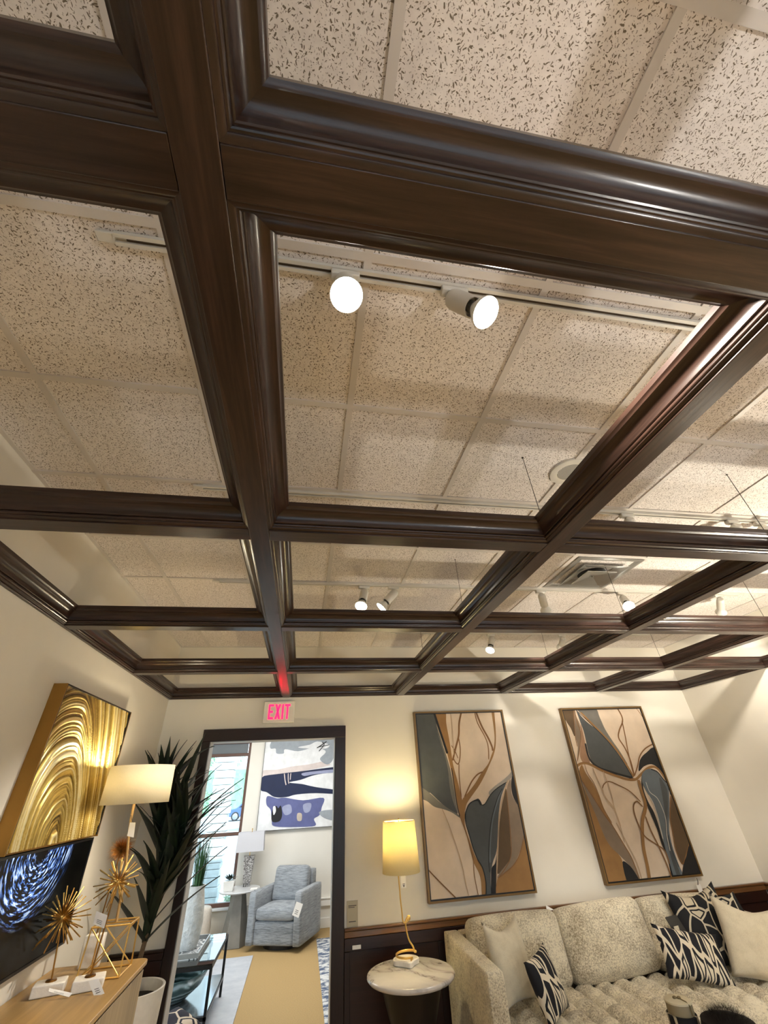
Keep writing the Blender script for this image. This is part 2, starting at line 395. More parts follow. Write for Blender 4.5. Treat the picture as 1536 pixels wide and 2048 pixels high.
struct('trim_2', MB().box(XR-.035, XR-.001, YN, YB-.001, RZ-.018, RZ).box(XR-.026, XR-.001, YN, YB-.001, RZ-.06, RZ-.018), M['railY'], bevel=.005)
struct('trim_3', MB().box(XL+.001, DX0-CW+.028, YB-.035, YB-.001, RZ-.018, RZ).box(XL+.001, DX0-CW+.028, YB-.026, YB-.001, RZ-.06, RZ-.018), M['panelX'], bevel=.005)
def wains(name, x0, x1, npan):
    s_ = struct(name, MB().box(x0, x1, YB-.010, YB-.001, 0, RZ-.06), M['panelX'])
    s_['label'] = 'dark stained wood wainscot'
    obj('top_rail', MB().box(x0, x1, YB-.022, YB-.0101, RZ-.14, RZ-.061), M['panelX'], s_, bevel=.003)
    obj('bottom_rail', MB().box(x0, x1, YB-.022, YB-.0101, 0, .16), M['panelX'], s_, bevel=.003)
    step = (x1-x0)/npan
    for k in range(npan+1):
        a = max(x0, x0+k*step-.045); b = min(x1, x0+k*step+.045)
        obj('stile', MB().box(a, b, YB-.0219, YB-.0101, .161, RZ-.141), M['panelZ'], s_, bevel=.003)
    return s_
wains('trim_4', DX1+CW+.002, XR-.03, 5)
wains('trim_5', XL+.001, DX0-CW+.028, 1)
wr = struct('trim_6', MB().box(XR-.012, XR-.001, YN, YB-.012, 0, RZ-.06), M['panelZ']); wr['label'] = 'dark wood wainscot on the right wall'

# ------------------------------------------------------------------ far room shell
struct('floor', MB().box(X2L, X2R, YB+WT/2+.001, Y2+.1, -.05, 0), M['carpet'])['label'] = 'gold-tan carpet of the far room seen through the doorway'
WX0, WX1, WZ0, WZ1 = -4.3, -1.0, .36, 2.70
struct('wall_far', MB().box(X2L, WX0, Y2, Y2+.15, 0, Z2).box(WX1, X2R, Y2, Y2+.15, 0, Z2).box(WX0, WX1, Y2, Y2+.15, 0, WZ0).box(WX0, WX1, Y2, Y2+.15, WZ1, Z2), M['wall2'])
struct('wall_far_left', MB().box(X2L-.1, X2L, YB+WT, Y2, 0, Z2), M['wall2'])
struct('wall_far_right', MB().box(X2R, X2R+.1, YB+WT, Y2, 0, Z2), M['wall2'])
struct('ceiling', MB().box(X2L, X2R, YB+WT, Y2+.15, Z2, Z2+.08), M['wall2'])['label'] = 'plain white ceiling of the far room'
struct('baseboard_far', MB().box(WX1+.0, X2R, Y2-.03, Y2-.001, .26, .36).box(WX1, X2R, Y2-.04, Y2-.001, .345, .365).box(WX1, X2R, Y2-.022, Y2-.001, .0, .12), plain('trim_white', (236, 234, 228), .5, var=.02), bevel=.004)
win = bpy.data.objects.new('window_1', None); link(win); win.location = (WX1, Y2, WZ0); win['kind'] = 'structure'; win['label'] = 'large brown framed window of the far room'
brown = plain('window_brown', (92, 62, 48), .45, var=.1)
M['pane'] = glass_mat('window_glass', (.9, .97, 1, 1), 0, .8)
for x in (WX1, -2.05, -3.1, WX0+.05):
    obj('window_frame', MB().box(x-.05, x, Y2+.03, Y2+.09, WZ0+.05, WZ1-.05), brown, win, bevel=.004)
for z in (WZ0, 1.255, 2.44, WZ1-.05):
    obj('window_frame', MB().box(WX0, WX1, Y2+.025, Y2+.095, z, z+.05), brown, win, bevel=.004)
obj('window_sill', MB().box(WX0, WX1, Y2-.06, Y2+.02, WZ0-.03, WZ0), plain('sill_white', (228, 230, 230), .4, var=.02), win, bevel=.004)
blind = plain('grey_blind', (112, 118, 122), .7, var=.04)
for a, b in ((WX0, -3.15), (-3.1, -2.1), (-2.05, WX1-.05)):
    obj('pane', MB().box(a, b, Y2+.055, Y2+.061, WZ0+.05, 1.255), M['pane'], win)
    obj('pane', MB().box(a, b, Y2+.055, Y2+.061, 1.305, 2.44), M['pane'], win)
    obj('roller_blind', MB().box(a+.01, b-.01, Y2+.05, Y2+.064, 2.49, WZ1-.05), blind, win)
ld = bpy.data.lights.new('far_room_fill_light', 'AREA'); ld.shape = 'RECTANGLE'; ld.size = 2.4; ld.size_y = 1.2; ld.energy = 48; ld.color = (1, .97, .93)  # added area light without a fixture, brightens the far room
lo = bpy.data.objects.new('far_room_fill_light', ld); link(lo); lo.location = (-.4, 7.3, Z2-.03)

# ------------------------------------------------------------------ lighting tracks and spotlights
def track(y, x0, x1, label):
    t = thing('lighting_track', ((x0+x1)/2, y, ZC-.004), label, 'light track', 'white lighting tracks on the ceiling')
    obj('rail_body', MB().box(x0, x1, y-.017, y-.006, ZC-.024, ZC-.0075).box(x0, x1, y+.006, y+.017, ZC-.024, ZC-.0075).box(x0, x1, y-.006, y+.006, ZC-.010, ZC-.0075), M['white_metal'], t)
    obj('slot', MB().box(x0+.03, x1-.03, y-.0055, y+.0055, ZC-.013, ZC-.0101), plain('track_slot', (80, 66, 50), .6), t)
    for a, b in ((x0-.05, x0), (x1, x1+.05)): obj('end_feed', MB().box(a, b, y-.015, y+.015, ZC-.020, ZC-.0075), M['white_metal'], t, bevel=.003)
TRK = [.640, 1.835, 3.035, 4.25]
track(TRK[0], -.63, 3.6, 'white lighting track nearest the camera, above the first coffers')
track(TRK[1], -.61, 3.9, 'white lighting track in the second row of coffers, behind the glaring spotlight')
track(TRK[2], -.715, 4.035, 'white lighting track carrying the pair of lit spotlights')
track(TRK[3], .9, 4.0, 'white lighting track closest to the back wall')
track(-1.2, -.6, 3.9, 'added unseen white lighting track behind the viewer')  # unseen track, added to carry the extra spotlights
spot_n = [0]
def spotlight(x, y, aim, label, lit=True, power=1.0, col=NEUT, group='track spotlights', length=1.0, size=62, bulb=True):
    t = thing('track_spotlight', (x, y, ZC-.024), label, 'spotlight', group)
    a = Vector(aim).normalized(); piv = Vector((x, y, ZC-.085))
    obj('mount', MB().box(x-.045, x+.045, y-.015, y+.015, ZC-.05, ZC-.0245), M['white_metal'], t, bevel=.004)
    obj('arm', MB().tube([(x, y, ZC-.05), (x, y, ZC-.066)], .010, 10).tube([(x+.0, y, ZC-.062), piv], .012, 10).sphere(piv, .018, 12, 8), M['white_metal'], t, smooth=40)
    h0 = piv - a*.005; L = .098*length
    prof = [(.0, -.028), (.020, -.026), (.030, -.014), (.033, .0), (.033, L), (.029, L), (.029, L-.03), (.0, L-.03)]
    obj('housing', MB().lathe(prof, h0, 28, a, cap=False), M['white_metal'], t, smooth=35)
    if bulb:
        b0 = h0 + a*(L-.02)
        obj('bulb_neck', MB().lathe([(.0, 0), (.018, 0), (.018, .022), (.020, .03), (.0, .03)], b0, 20, a, cap=False), M['socket'], t, smooth=35)
        bl = obj('bulb', MB().lathe([(.019, .030), (.028, .045), (.042, .068), (.047, .078), (.047, .083), (.0455, .0845)], b0, 32, a, cap=False), M['bulb_off'], t, smooth=35)
        obj('lens', MB().lathe([(.0455, .0845), (.035, .089), (.018, .0915), (.001, .092)], b0, 32, a, cap=False), M['bulb'] if lit else M['bulb_off'], bl, smooth=60)
        if lit:
            L_ = bpy.data.lights.new('spot_beam', 'SPOT'); L_.energy = SPOT_W*power; L_.color = col; L_.spot_size = R(size); L_.spot_blend = .55; L_.shadow_soft_size = .04
            lo_ = bpy.data.objects.new('spot_beam', L_); link(lo_); lo_.location = b0 + a*.10; lo_.rotation_mode = 'QUATERNION'; lo_.rotation_quaternion = a.to_track_quat('-Z', 'Y')
    return t
def aim_px(x, y, px, py, near=True, dist=.16):
    """direction from a head's pivot that puts its lens on the sight line through a pixel of the photo"""
    piv = Vector((x, y, ZC-.085)); d = ray(px, py).normalized(); w_ = piv-Vector((0, 0, HC)); t = w_.dot(d); h2 = dist**2-(w_-d*t).length_squared
    q = Vector((0, 0, HC)) + d*(t + (-1 if near else 1)*math.sqrt(max(0, h2)))
    return q-piv
def head(x, k, px, near, label, **kw): return spotlight(x, TRK[k], aim_px(x, TRK[k], *px, near), label, **kw)
head(.045, 0, (693, 591), True, 'glaring lit spotlight on the near track, facing the viewer', power=.8)
head(.405, 0, (973, 626), True, 'lit white spotlight turned sideways to the right on the near track', power=3.5, size=130)
head(.407, 2, (722, 1213), True, 'left one of the pair of lit spotlights over the middle coffer', power=1.0)
spotlight(.648, TRK[2], (-1.75, .15, -1.94), 'right one of the pair of lit spotlights over the middle coffer', power=2.4, size=55)
head(1.963, 2, (1092, 1222), False, 'white spotlight seen from behind below the square air diffuser', power=1.5, size=70)
head(2.76, 2, (1258, 1213), True, 'lit spotlight glowing against the beam right of the air diffuser', power=1.2)
head(3.79, 2, (1442, 1225), False, 'white spotlight hanging from the far right track end', power=1.1, size=70)
head(1.99, 3, (980, 1301), True, 'lit spotlight between beams above the left leaf painting', power=.7)
head(2.86, 3, (1121, 1296), False, 'small unlit white spotlight above the gap between the leaf paintings', lit=False)
spotlight(1.93, TRK[1], (.25, .8, -.55), 'leftmost of three spotlights whose mounts peek over the second cross beam', power=1.0)
spotlight(2.72, TRK[1], (.2, .85, -.5), 'middle of three spotlights whose mounts peek over the second cross beam', power=1.0)
spotlight(2.94, TRK[1], (.5, .5, -.6), 'rightmost of three spotlights whose mounts peek over the second cross beam', power=1.0)
for x, a, lb_ in ((-.2, (-.2, .1, -.9), 'first'), (1.2, (.1, -.5, -.8), 'second'), (2.4, (.3, .2, -.9), 'third'), (3.4, (.3, .4, -.85), 'last')):
    spotlight(x, -1.2, a, lb_+' added spotlight from the left on the unseen track behind the viewer', power=2.0, group='added spotlights behind the viewer', size=90)  # unseen heads added for bounce light onto the ceiling

# ceiling speaker and air diffuser
sp = thing('ceiling_speaker', (1.345, 1.50, ZC), 'round white ceiling speaker half hidden by the right lengthwise beam', 'speaker')
obj('rim', MB().lathe([(.105, 0), (.103, -.008), (.09, -.011), (.066, -.009), (.064, 0)], (1.345, 1.5, ZC-.0005), 40, cap=False), M['white_metal'], sp, smooth=40)
def grille():
    t = NT('speaker_grille'); v = t.coord((1, 1, 1)); wv = t.n('ShaderNodeTexWave', wave_type='BANDS', bands_direction='X'); t.l(v, wv.inputs[0]); wv.inputs['Scale'].default_value = 45
    t.set(rough=.5, col=t.ramp(wv.outputs[1], [(.35, srgb(70, 66, 60)), (.6, srgb(196, 192, 184))])); return t.m
obj('grille', MB().lathe([(.0, -.0085), (.064, -.0075), (.065, -.002)], (1.345, 1.5, ZC-.001), 40, cap=False), grille(), sp, smooth=40)
vx, vy, vs = TX+3.5*TS+.02, TY+3.5*TS, .285
ad = thing('air_diffuser', (vx, vy, ZC-.004), 'square silver air diffuser in the ceiling with nested cones', 'air vent')
alu = plain('diffuser_metal', (178, 176, 170), .28, .7, var=.05)
def sqring(a, b, za, zb):
    mb = MB(); pa = [(vx+sx*a, vy+sy*a, za) for sx, sy in ((-1,-1),(1,-1),(1,1),(-1,1))]; pb = [(vx+sx*b, vy+sy*b, zb) for sx, sy in ((-1,-1),(1,-1),(1,1),(-1,1))]
    return mb.add(pa+pb, [(i, (i+1)%4, 4+(i+1)%4, 4+i) for i in range(4)])
def solid(o_, th):
    s_ = o_.modifiers.new('thick', 'SOLIDIFY'); s_.thickness = th; s_.offset = 0; return o_
solid(obj('outer_flange', sqring(vs, vs-.03, ZC-.006, ZC-.0065), alu, ad), .003)
solid(obj('outer_cone', sqring(vs-.03, .19, ZC-.0065, ZC+.012), alu, ad), .002)
solid(obj('middle_cone', sqring(.20, .12, ZC-.028, ZC-.004), alu, ad), .003)
solid(obj('inner_cone', sqring(.13, .005, ZC-.045, ZC-.022), alu, ad), .003)
obj('duct_throat', MB().lathe([(.11, 0), (.11, .015)], (vx, vy, ZC-.002), 30, cap=True), M['black'], ad)
obj('knob', MB().sphere((vx, vy, ZC-.03), .008, 10, 6), alu, ad, smooth=50)

# ------------------------------------------------------------------ signs and cards on the back wall
ex = thing('exit_sign', (-.284, YB, 2.44), 'white exit sign with red lit letters above the doorway', 'exit sign')
obj('housing', MB().box(-.442, -.126, YB-.045, YB-.001, 2.442, 2.648), plain('sign_white', (226, 222, 210), .5, var=.02), ex, bevel=.006)
red = emit('exit_red', (255, 18, 60), 2.4)
def letter(name, rects, polys=()):
    mb = MB(); y0 = YB-.0475; 
    for x0, x1, z0, z1 in rects: mb.box(x0, x1, y0, y0+.003, z0, z1)
    for p in polys: mb.prism([(a, y0, b) for a, b in p], (0, .0029, 0))
    return obj(name, mb, red, ex)
lx, lz, lh, lw = -.392, 2.475, .142, .052
letter('letter_e', [(lx, lx+.017, lz, lz+lh), (lx+.0171, lx+lw, lz, lz+.02), (lx+.0171, lx+lw-.006, lz+lh/2-.01, lz+lh/2+.01), (lx+.0171, lx+lw, lz+lh-.02, lz+lh)])
x_ = lx+.066
letter('letter_x', [], [[(x_, lz), (x_+.02, lz), (x_+.058, lz+lh), (x_+.038, lz+lh)], [(x_+.038, lz), (x_+.058, lz), (x_+.02, lz+lh), (x_, lz+lh)]])
x_ = lx+.137
letter('letter_i', [(x_, x_+.018, lz, lz+lh)])
x_ = lx+.166
letter('letter_t', [(x_, x_+.056, lz+lh-.021, lz+lh), (x_+.019, x_+.037, lz, lz+lh-.0211)])

card = thing('info_card', (.489, YB-.004, .875), 'pale notice card standing on the rail beside the doorway', 'card')
obj('sheet', MB().box(.442, .538, YB-.006, YB-.002, RZ+.001, 1.03), plain('card_grey', (178, 170, 150), .7, var=.05), card)
obj('print', MB().box(.455, .525, YB-.0066, YB-.0061, .995, 1.0).box(.455, .51, YB-.0066, YB-.0061, .985, .989).box(.46, .52, YB-.0066, YB-.0061, .895, .90), M['ink'], card)
tag(obj('name_plate', MB().box(.487, .56, YB-.03, YB-.0225, .733, .758), M['tagw'], bevel=.002), 'small white label plate on the wainscot below the card', 'label')

# ------------------------------------------------------------------ paintings: flat shapes traced on the canvas
def paint_canvas(name, parent, rect, Y, toworld, base, shapes, cols, step=.00025):
    """one canvas mesh; painted regions are thin layers of paint with their own colour"""
    x0, x1, z0, z1 = rect; mb = MB(); mats = [base]
    mb.box(x0, x1, Y, Y+.02, z0, z1); idx = {}
    clampv = lambda v: Vector((min(x1, max(x0, v.x)), 0, min(z1, max(z0, v.z))))
    depth = Y
    for sh in shapes:
        c = sh[0]; 
        if c not in idx: idx[c] = len(mats); mats.append(cols[c])
        mb.cur = idx[c]; depth -= step
        if sh[1] == 'p':
            pts = [toworld(*p) for p in sh[2]]; pts = crom(pts, True, 4); pts = [clampv(p) for p in pts]
            out = [pts[0]]
            for p in pts[1:]:
                if (p-out[-1]).length > 1e-4: out.append(p)
            n0 = len(mb.v); vs = [Vector((p.x, depth, p.z)) for p in out]
            from mathutils.geometry import tessellate_polygon
            tris = tessellate_polygon([[Vector((p.x, p.z, 0)) for p in out]])
            mb.add(vs, [tuple(t_) for t_ in tris])
        else:
            wd = sh[3]; pts = crom([toworld(*p) for p in sh[2]], False, 6); s_ = (toworld(sh[2][0][0]+wd, sh[2][0][1]) - toworld(*sh[2][0])).length/2
            L_, R_ = [], []
            for i, p in enumerate(pts):
                t_ = (pts[min(i+1, len(pts)-1)]-pts[max(0, i-1)]); t_.y = 0; t_.normalize(); n_ = Vector((-t_.z, 0, t_.x))
                k = s_*(1 if 0 < i < len(pts)-1 else .7)
                a, b = clampv(p+n_*k), clampv(p-n_*k); L_.append((a.x, depth, a.z)); R_.append((b.x, depth, b.z))
            n = len(L_); mb.add(L_+R_, [(i, i+1, n+i+1, n+i) for i in range(n-1)])
    me = mb.mesh(name, world_loc(parent))
    for mt in mats: me.materials.append(mt)
    o_ = bpy.data.objects.new(name, me); link(o_, parent); return o_
def frame_parts(parent, rect, yf, depth, edge_mat, lip_mat, side=.016):
    x0, x1, z0, z1 = rect; b = side
    for r_ in ((x0-b, x0, z0-b, z1+b), (x1, x1+b, z0-b, z1+b), (x0, x1, z0-b, z0), (x0, x1, z1, z1+b)):
        obj('frame', MB().box(r_[0], r_[1], yf, yf+depth, r_[2], r_[3]), edge_mat, parent)
    i = .010
    for r_ in ((x0, x0+i, z0, z1), (x1-i, x1, z0, z1), (x0+i, x1-i, z0, z0+i), (x0+i, x1-i, z1-i, z1)):
        obj('inner_lip', MB().box(r_[0]+.0002, r_[1]-.0002, yf+.003, yf+.011, r_[2]+.0002, r_[3]-.0002), lip_mat, parent)
def pcol(name, rgb): return plain(name, rgb, .65, var=.10, sc=9, bump=.05, bsc=120)
PC = {'slate': pcol('paint_slate', (70, 73, 74)), 'slate2': pcol('paint_slate_light', (92, 100, 107)), 'grey': pcol('paint_grey', (108, 104, 98)), 'lgrey': pcol('paint_pale_grey', (150, 142, 132)),
      'black': pcol('paint_black', (16, 15, 17)), 'ochre': pcol('paint_ochre', (142, 104, 58)), 'brown': pcol('paint_brown', (86, 66, 42)), 'taupe': pcol('paint_taupe', (126, 108, 90)),
      'line': pcol('paint_line', (124, 86, 46)), 'rust': pcol('paint_rust', (152, 116, 88)), 'pline': pcol('paint_pale_line', (176, 150, 122)), 'white': pcol('paint_white', (200, 196, 190))}
beige = plain('canvas_beige', (208, 188, 166), .7, var=.12, sc=4, bump=.06, bsc=150)
frame_gold = plain('frame_bronze', (120, 92, 52), .4, .3, var=.1)
PD = .055
def wallpic(name, rect, label, crop, shapes, cat='painting'):
    t = thing(name, ((rect[0]+rect[1])/2, YB, rect[2]), label, cat)
    f = lambda cx, cy: onY(crop[0]+cx*crop[2], crop[1]+cy*crop[2], YB-PD+.012)
    paint_canvas('canvas', t, rect, YB-PD+.012, f, beige, shapes, PC)
    frame_parts(t, rect, YB-PD, PD-.001, frame_gold, M['black'])
    return t
S1 = [
 ('slate','p',[(130,150),(305,160),(345,300),(400,470),(440,620),(455,740),(465,860),(490,960),(535,1110),(450,1060),(360,985),(280,910),(190,850)]),
 ('grey','p',[(190,860),(280,915),(360,988),(455,1060),(540,1112),(560,1145),(480,1092),(400,1062),(320,1040),(255,990),(195,955)]),
 ('grey','p',[(345,330),(380,420),(430,560),(470,700),(500,860),(520,1000),(540,1105),(490,980),(462,850),(445,690),(415,560),(370,420)]),
 ('ochre','p',[(330,150),(420,150),(430,260),(455,400),(475,520),(495,650),(530,780),(560,900),(580,980),(600,1060),(605,1130),(602,1200),(625,1290),(660,1390),(700,1500),(760,1600),(797,1720),(805,1900),(765,1900),(755,1750),(735,1660),(690,1570),(665,1490),(640,1390),(610,1270),(580,1180),(555,1130),(530,1030),(505,880),(480,720),(450,590),(415,450),(375,320)]),
 ('black','s',[(312,150),(350,270),(400,420),(440,545)],20),
 ('black','s',[(480,680),(505,850),(530,1020),(556,1130)],8),
 ('ochre','p',[(575,985),(640,900),(700,820),(760,720),(820,640),(850,560),(870,500),(880,400),(868,280),(850,140),(872,140),(887,280),(892,400),(887,490),(867,570),(832,650),(792,740),(738,840),(675,930),(622,1010),(600,1080)]),
 ('line','s',[(572,150),(550,260),(545,380),(510,520),(490,610)],15),
 ('line','s',[(545,400),(560,500),(555,600),(540,642),(515,625),(497,590)],9), ('line','s',[(478,470),(510,520),(540,590)],7),
 ('line','s',[(703,150),(760,290),(820,400),(855,480),(862,520)],15), ('line','s',[(693,155),(720,260),(790,390),(820,480),(825,600)],8),
 ('line','s',[(770,715),(720,740),(670,800),(630,880),(600,950)],11), ('pline','s',[(465,150),(480,260),(490,400),(500,560)],6), ('line','s',[(548,640),(550,760),(570,950)],8),
 ('lgrey','p',[(1060,655),(1030,720),(960,790),(880,850),(825,905),(850,935),(920,868),(1000,805),(1055,745),(1070,700)]),
 ('slate','p',[(618,1075),(650,1010),(720,972),(745,1000),(762,1026),(790,1010),(840,930),(900,870),(985,815),(945,930),(922,1060),(912,1190),(907,1300),(897,1450),(862,1560),(842,1680),(848,1900),(805,1900),(800,1740),(770,1610),(720,1520),(680,1420),(650,1310),(620,1200),(610,1130)]),
 ('black','s',[(800,1880),(798,1740),(770,1615),(720,1525),(680,1425),(648,1315),(616,1205),(607,1125),(618,1070),(650,1008),(720,970)],9),
 ('black','p',[(685,990),(722,964),(746,985),(762,1024),(742,1022),(722,988)]), ('black','s',[(762,1025),(792,1010),(842,928),(902,868),(990,812)],7),
 ('slate2','s',[(945,880),(915,960),(872,1110),(850,1240),(838,1420),(836,1560)],10), ('black','s',[(950,870),(905,960),(860,1110),(838,1240),(825,1420),(825,1560),(832,1650)],6),
 ('black','p',[(907,1440),(885,1560),(852,1610),(847,1700),(850,1900),(890,1900),(902,1700),(907,1560)]),
 ('pline','s',[(1005,790),(960,930),(928,1080),(915,1250),(905,1450),(900,1650),(900,1880)],10),
 ('brown','p',[(985,870),(960,960),(937,1080),(922,1220),(917,1400),(907,1580),(907,1665),(960,1620),(1010,1560),(1030,1480),(1025,1350),(1010,1150),(997,1000)]),
 ('ochre','p',[(1160,1260),(1200,1420),(1300,1850),(1100,1880),(905,1880),(907,1700),(960,1670),(1060,1580),(1120,1460)]),
 ('taupe','p',[(1022,785),(990,880),(1000,1040),(1015,1200),(1030,1400),(1025,1510),(1000,1560),(920,1660),(907,1702),(960,1660),(1060,1570),(1120,1440),(1155,1330),(1165,1240),(1142,1110),(1080,1010),(1040,930),(1030,840)]),
 ('line','s',[(990,900),(1003,1040),(1018,1200),(1032,1400),(1026,1510),(985,1600),(915,1700)],6), ('line','s',[(1160,1260),(1120,1450),(1060,1575),(960,1665),(912,1702)],7),
 ('black','p',[(1042,755),(1065,715),(1110,880),(1150,1100),(1080,1000),(1047,930),(1032,830)]),
 ('line','s',[(255,1620),(350,1720),(450,1820),(545,1915)],10), ('line','s',[(560,1140),(600,1250),(650,1400),(680,1530),(690,1680),(735,1900)],6),
 ('pline','s',[(390,1060),(450,1200),(520,1400),(570,1560),(610,1750),(645,1900)],7)]
S2 = [
 ('brown','p',[(140,120),(268,120),(272,250),(277,385),(240,310),(195,240)]),
 ('taupe','p',[(265,120),(292,200),(328,300),(328,480),(312,580),(298,605),(305,480),(280,380),(272,260)]),
 ('grey','p',[(300,118),(460,116),(510,210),(560,320),(630,430),(700,530),(770,650),(640,480),(540,370),(430,270),(350,190)]),
 ('rust','p',[(330,270),(360,380),(385,500),(418,628),(370,642),(335,600),(325,540),(335,420)]),
 ('slate','p',[(285,125),(330,190),(400,260),(480,320),(560,400),(640,500),(710,600),(770,690),(820,775),(740,752),(640,722),(540,692),(460,652),(410,560),(385,450),(360,340),(320,230)]),
 ('black','s',[(375,450),(400,560),(440,630),(510,680),(600,712),(720,748),(815,772)],16),
 ('ochre','s',[(330,160),(470,300),(580,412),(680,532),(760,652),(825,765)],15), ('black','s',[(310,160),(455,298),(568,412),(668,535),(748,655),(812,765)],6),
 ('line','s',[(270,120),(300,260),(330,350),(325,480),(300,620)],6), ('line','s',[(262,125),(280,380),(300,480)],5),
 ('line','s',[(668,118),(710,190),(720,250),(690,330),(685,400),(740,490),(790,600),(832,755)],11), ('line','s',[(715,240),(745,380),(770,520),(800,650),(828,755)],9), ('line','s',[(828,100),(890,180),(930,250)],5),
 ('black','p',[(1030,500),(940,538),(890,590),(873,650),(873,710),(920,665),(990,645),(1060,690),(1135,800)]),
 ('line','s',[(1005,455),(930,500),(880,570),(860,660),(832,750)],9),
 ('ochre','s',[(290,670),(330,640),(400,640),(520,700),(650,750),(760,785),(840,785),(890,740),(950,685),(1010,668),(1065,705),(1130,800)],18),
 ('line','s',[(295,655),(335,632),(405,632),(520,690),(650,741),(760,776),(830,776)],5),
 ('ochre','p',[(340,650),(380,730),(450,830),(500,940),(540,1050),(600,1160),(665,1285),(560,1140),(460,980),(370,860),(315,735)]),
 ('ochre','p',[(330,810),(420,1000),(480,1140),(540,1290),(600,1400),(680,1480),(722,1560),(775,1780),(560,1790),(480,1450),(380,1060)]),
 ('taupe','p',[(340,795),(450,960),(540,1100),(620,1210),(700,1340),(770,1460),(830,1580),(885,1740),(830,1650),(770,1570),(680,1480),(600,1400),(540,1290),(480,1140),(420,1000)]),
 ('black','p',[(718,1555),(780,1582),(840,1660),(885,1760),(775,1765)]),
 ('line','s',[(340,795),(450,960),(540,1100),(640,1240),(730,1390),(810,1530),(890,1750)],8), ('pline','s',[(660,1190),(770,1400),(850,1560),(905,1740)],10),
 ('line','s',[(365,640),(395,730),(450,815),(500,935),(545,1060),(620,1190)],5),
 ('black','p',[(892,770),(920,900),(960,1000),(1010,1090),(1050,1200),(1090,1340),(1150,1520),(1215,1720),(1180,1720),(1140,1530),(1080,1380),(1040,1250),(990,1130),(940,1010),(905,900)]),
 ('slate2','p',[(897,750),(930,700),(985,688),(1040,720),(1090,780),(1140,850),(1152,930),(1152,1100),(1152,1250),(1180,1400),(1230,1550),(1290,1710),(1205,1710),(1150,1540),(1095,1350),(1055,1150),(1002,1000),(952,920),(912,840)]),
 ('slate','p',[(1060,770),(1120,850),(1140,930),(1138,1090),(1135,1250),(1170,1420),(1220,1570),(1270,1710),(1235,1710),(1165,1500),(1120,1300),(1110,1100),(1090,950)]),
 ('white','s',[(935,810),(970,900),(1040,960),(1090,1060),(1120,1160),(1130,1300),(1160,1450)],5), ('white','s',[(960,930),(1010,1020),(1055,1170),(1095,1340)],5),
 ('black','s',[(980,690),(1040,715),(1092,778),(1150,850),(1165,930)],9), ('black','s',[(1140,1300),(1180,1450),(1240,1600)],5),
 ('brown','p',[(1168,920),(1240,1130),(1305,1280),(1335,1385),(1305,1500),(1275,1570),(1220,1450),(1190,1300),(1162,1130)]),
 ('line','s',[(1170,930),(1160,1130),(1188,1300),(1218,1450),(1274,1570),(1305,1490),(1335,1385)],7),
 ('black','p',[(1340,1400),(1400,1530),(1475,1715),(1290,1715),(1280,1600),(1310,1500)]),
 ('ochre','s',[(865,790),(895,900),(930,1010),(925,1080),(902,1180),(910,1400),(950,1600),(972,1740)],26),
 ('line','s',[(905,1040),(850,990),(820,1030),(830,1110),(880,1240),(930,1320),(1030,1390),(1110,1450),(1155,1570)],10), ('line','s',[(930,1130),(980,1260),(1050,1400),(1130,1580),(1175,1710)],11),
 ('line','s',[(530,870),(545,830),(590,805),(680,840),(790,900),(885,995)],8), ('pline','s',[(440,680),(500,820),(560,950),(640,1060),(690,1200),(735,1370)],6), ('pline','s',[(540,710),(600,880),(640,1040),(700,1220)],6), ('pline','s',[(530,870),(560,960),(630,1060)],6)]
wallpic('leaf_painting', (1.182, 2.192, .979, 2.494), 'tall abstract leaf painting beside the gold lamp', (800, 1390, 300/1396), S1)
p2 = wallpic('leaf_painting', (2.950, 3.990, .975, 2.494), 'tall abstract leaf painting above the patterned pillows, nearer the corner', (1090, 1390, 330/1536), S2)

# hang tag of the right painting
ht = thing('hang_tag', (4.0, YB-.06, .84), 'white price tag hanging by a dark cord from the right leaf painting', 'tag')
a = onY(1393, 1756, YB-.06); b = onY(1396, 1770, YB-.06)
obj('cord', MB().tube([a, (a+b)/2+Vector((.008, 0, 0)), b], .003, 6), M['ink'], ht)
c = onY(1405, 1795, YB-.06)
obj('ticket', MB().prism([b+Vector((-.02, 0, .0)), b+Vector((.03, 0, .005)), c+Vector((.035, 0, -.03)), c+Vector((-.012, 0, -.035))], (0, .002, 0)), M['tagw'], ht)

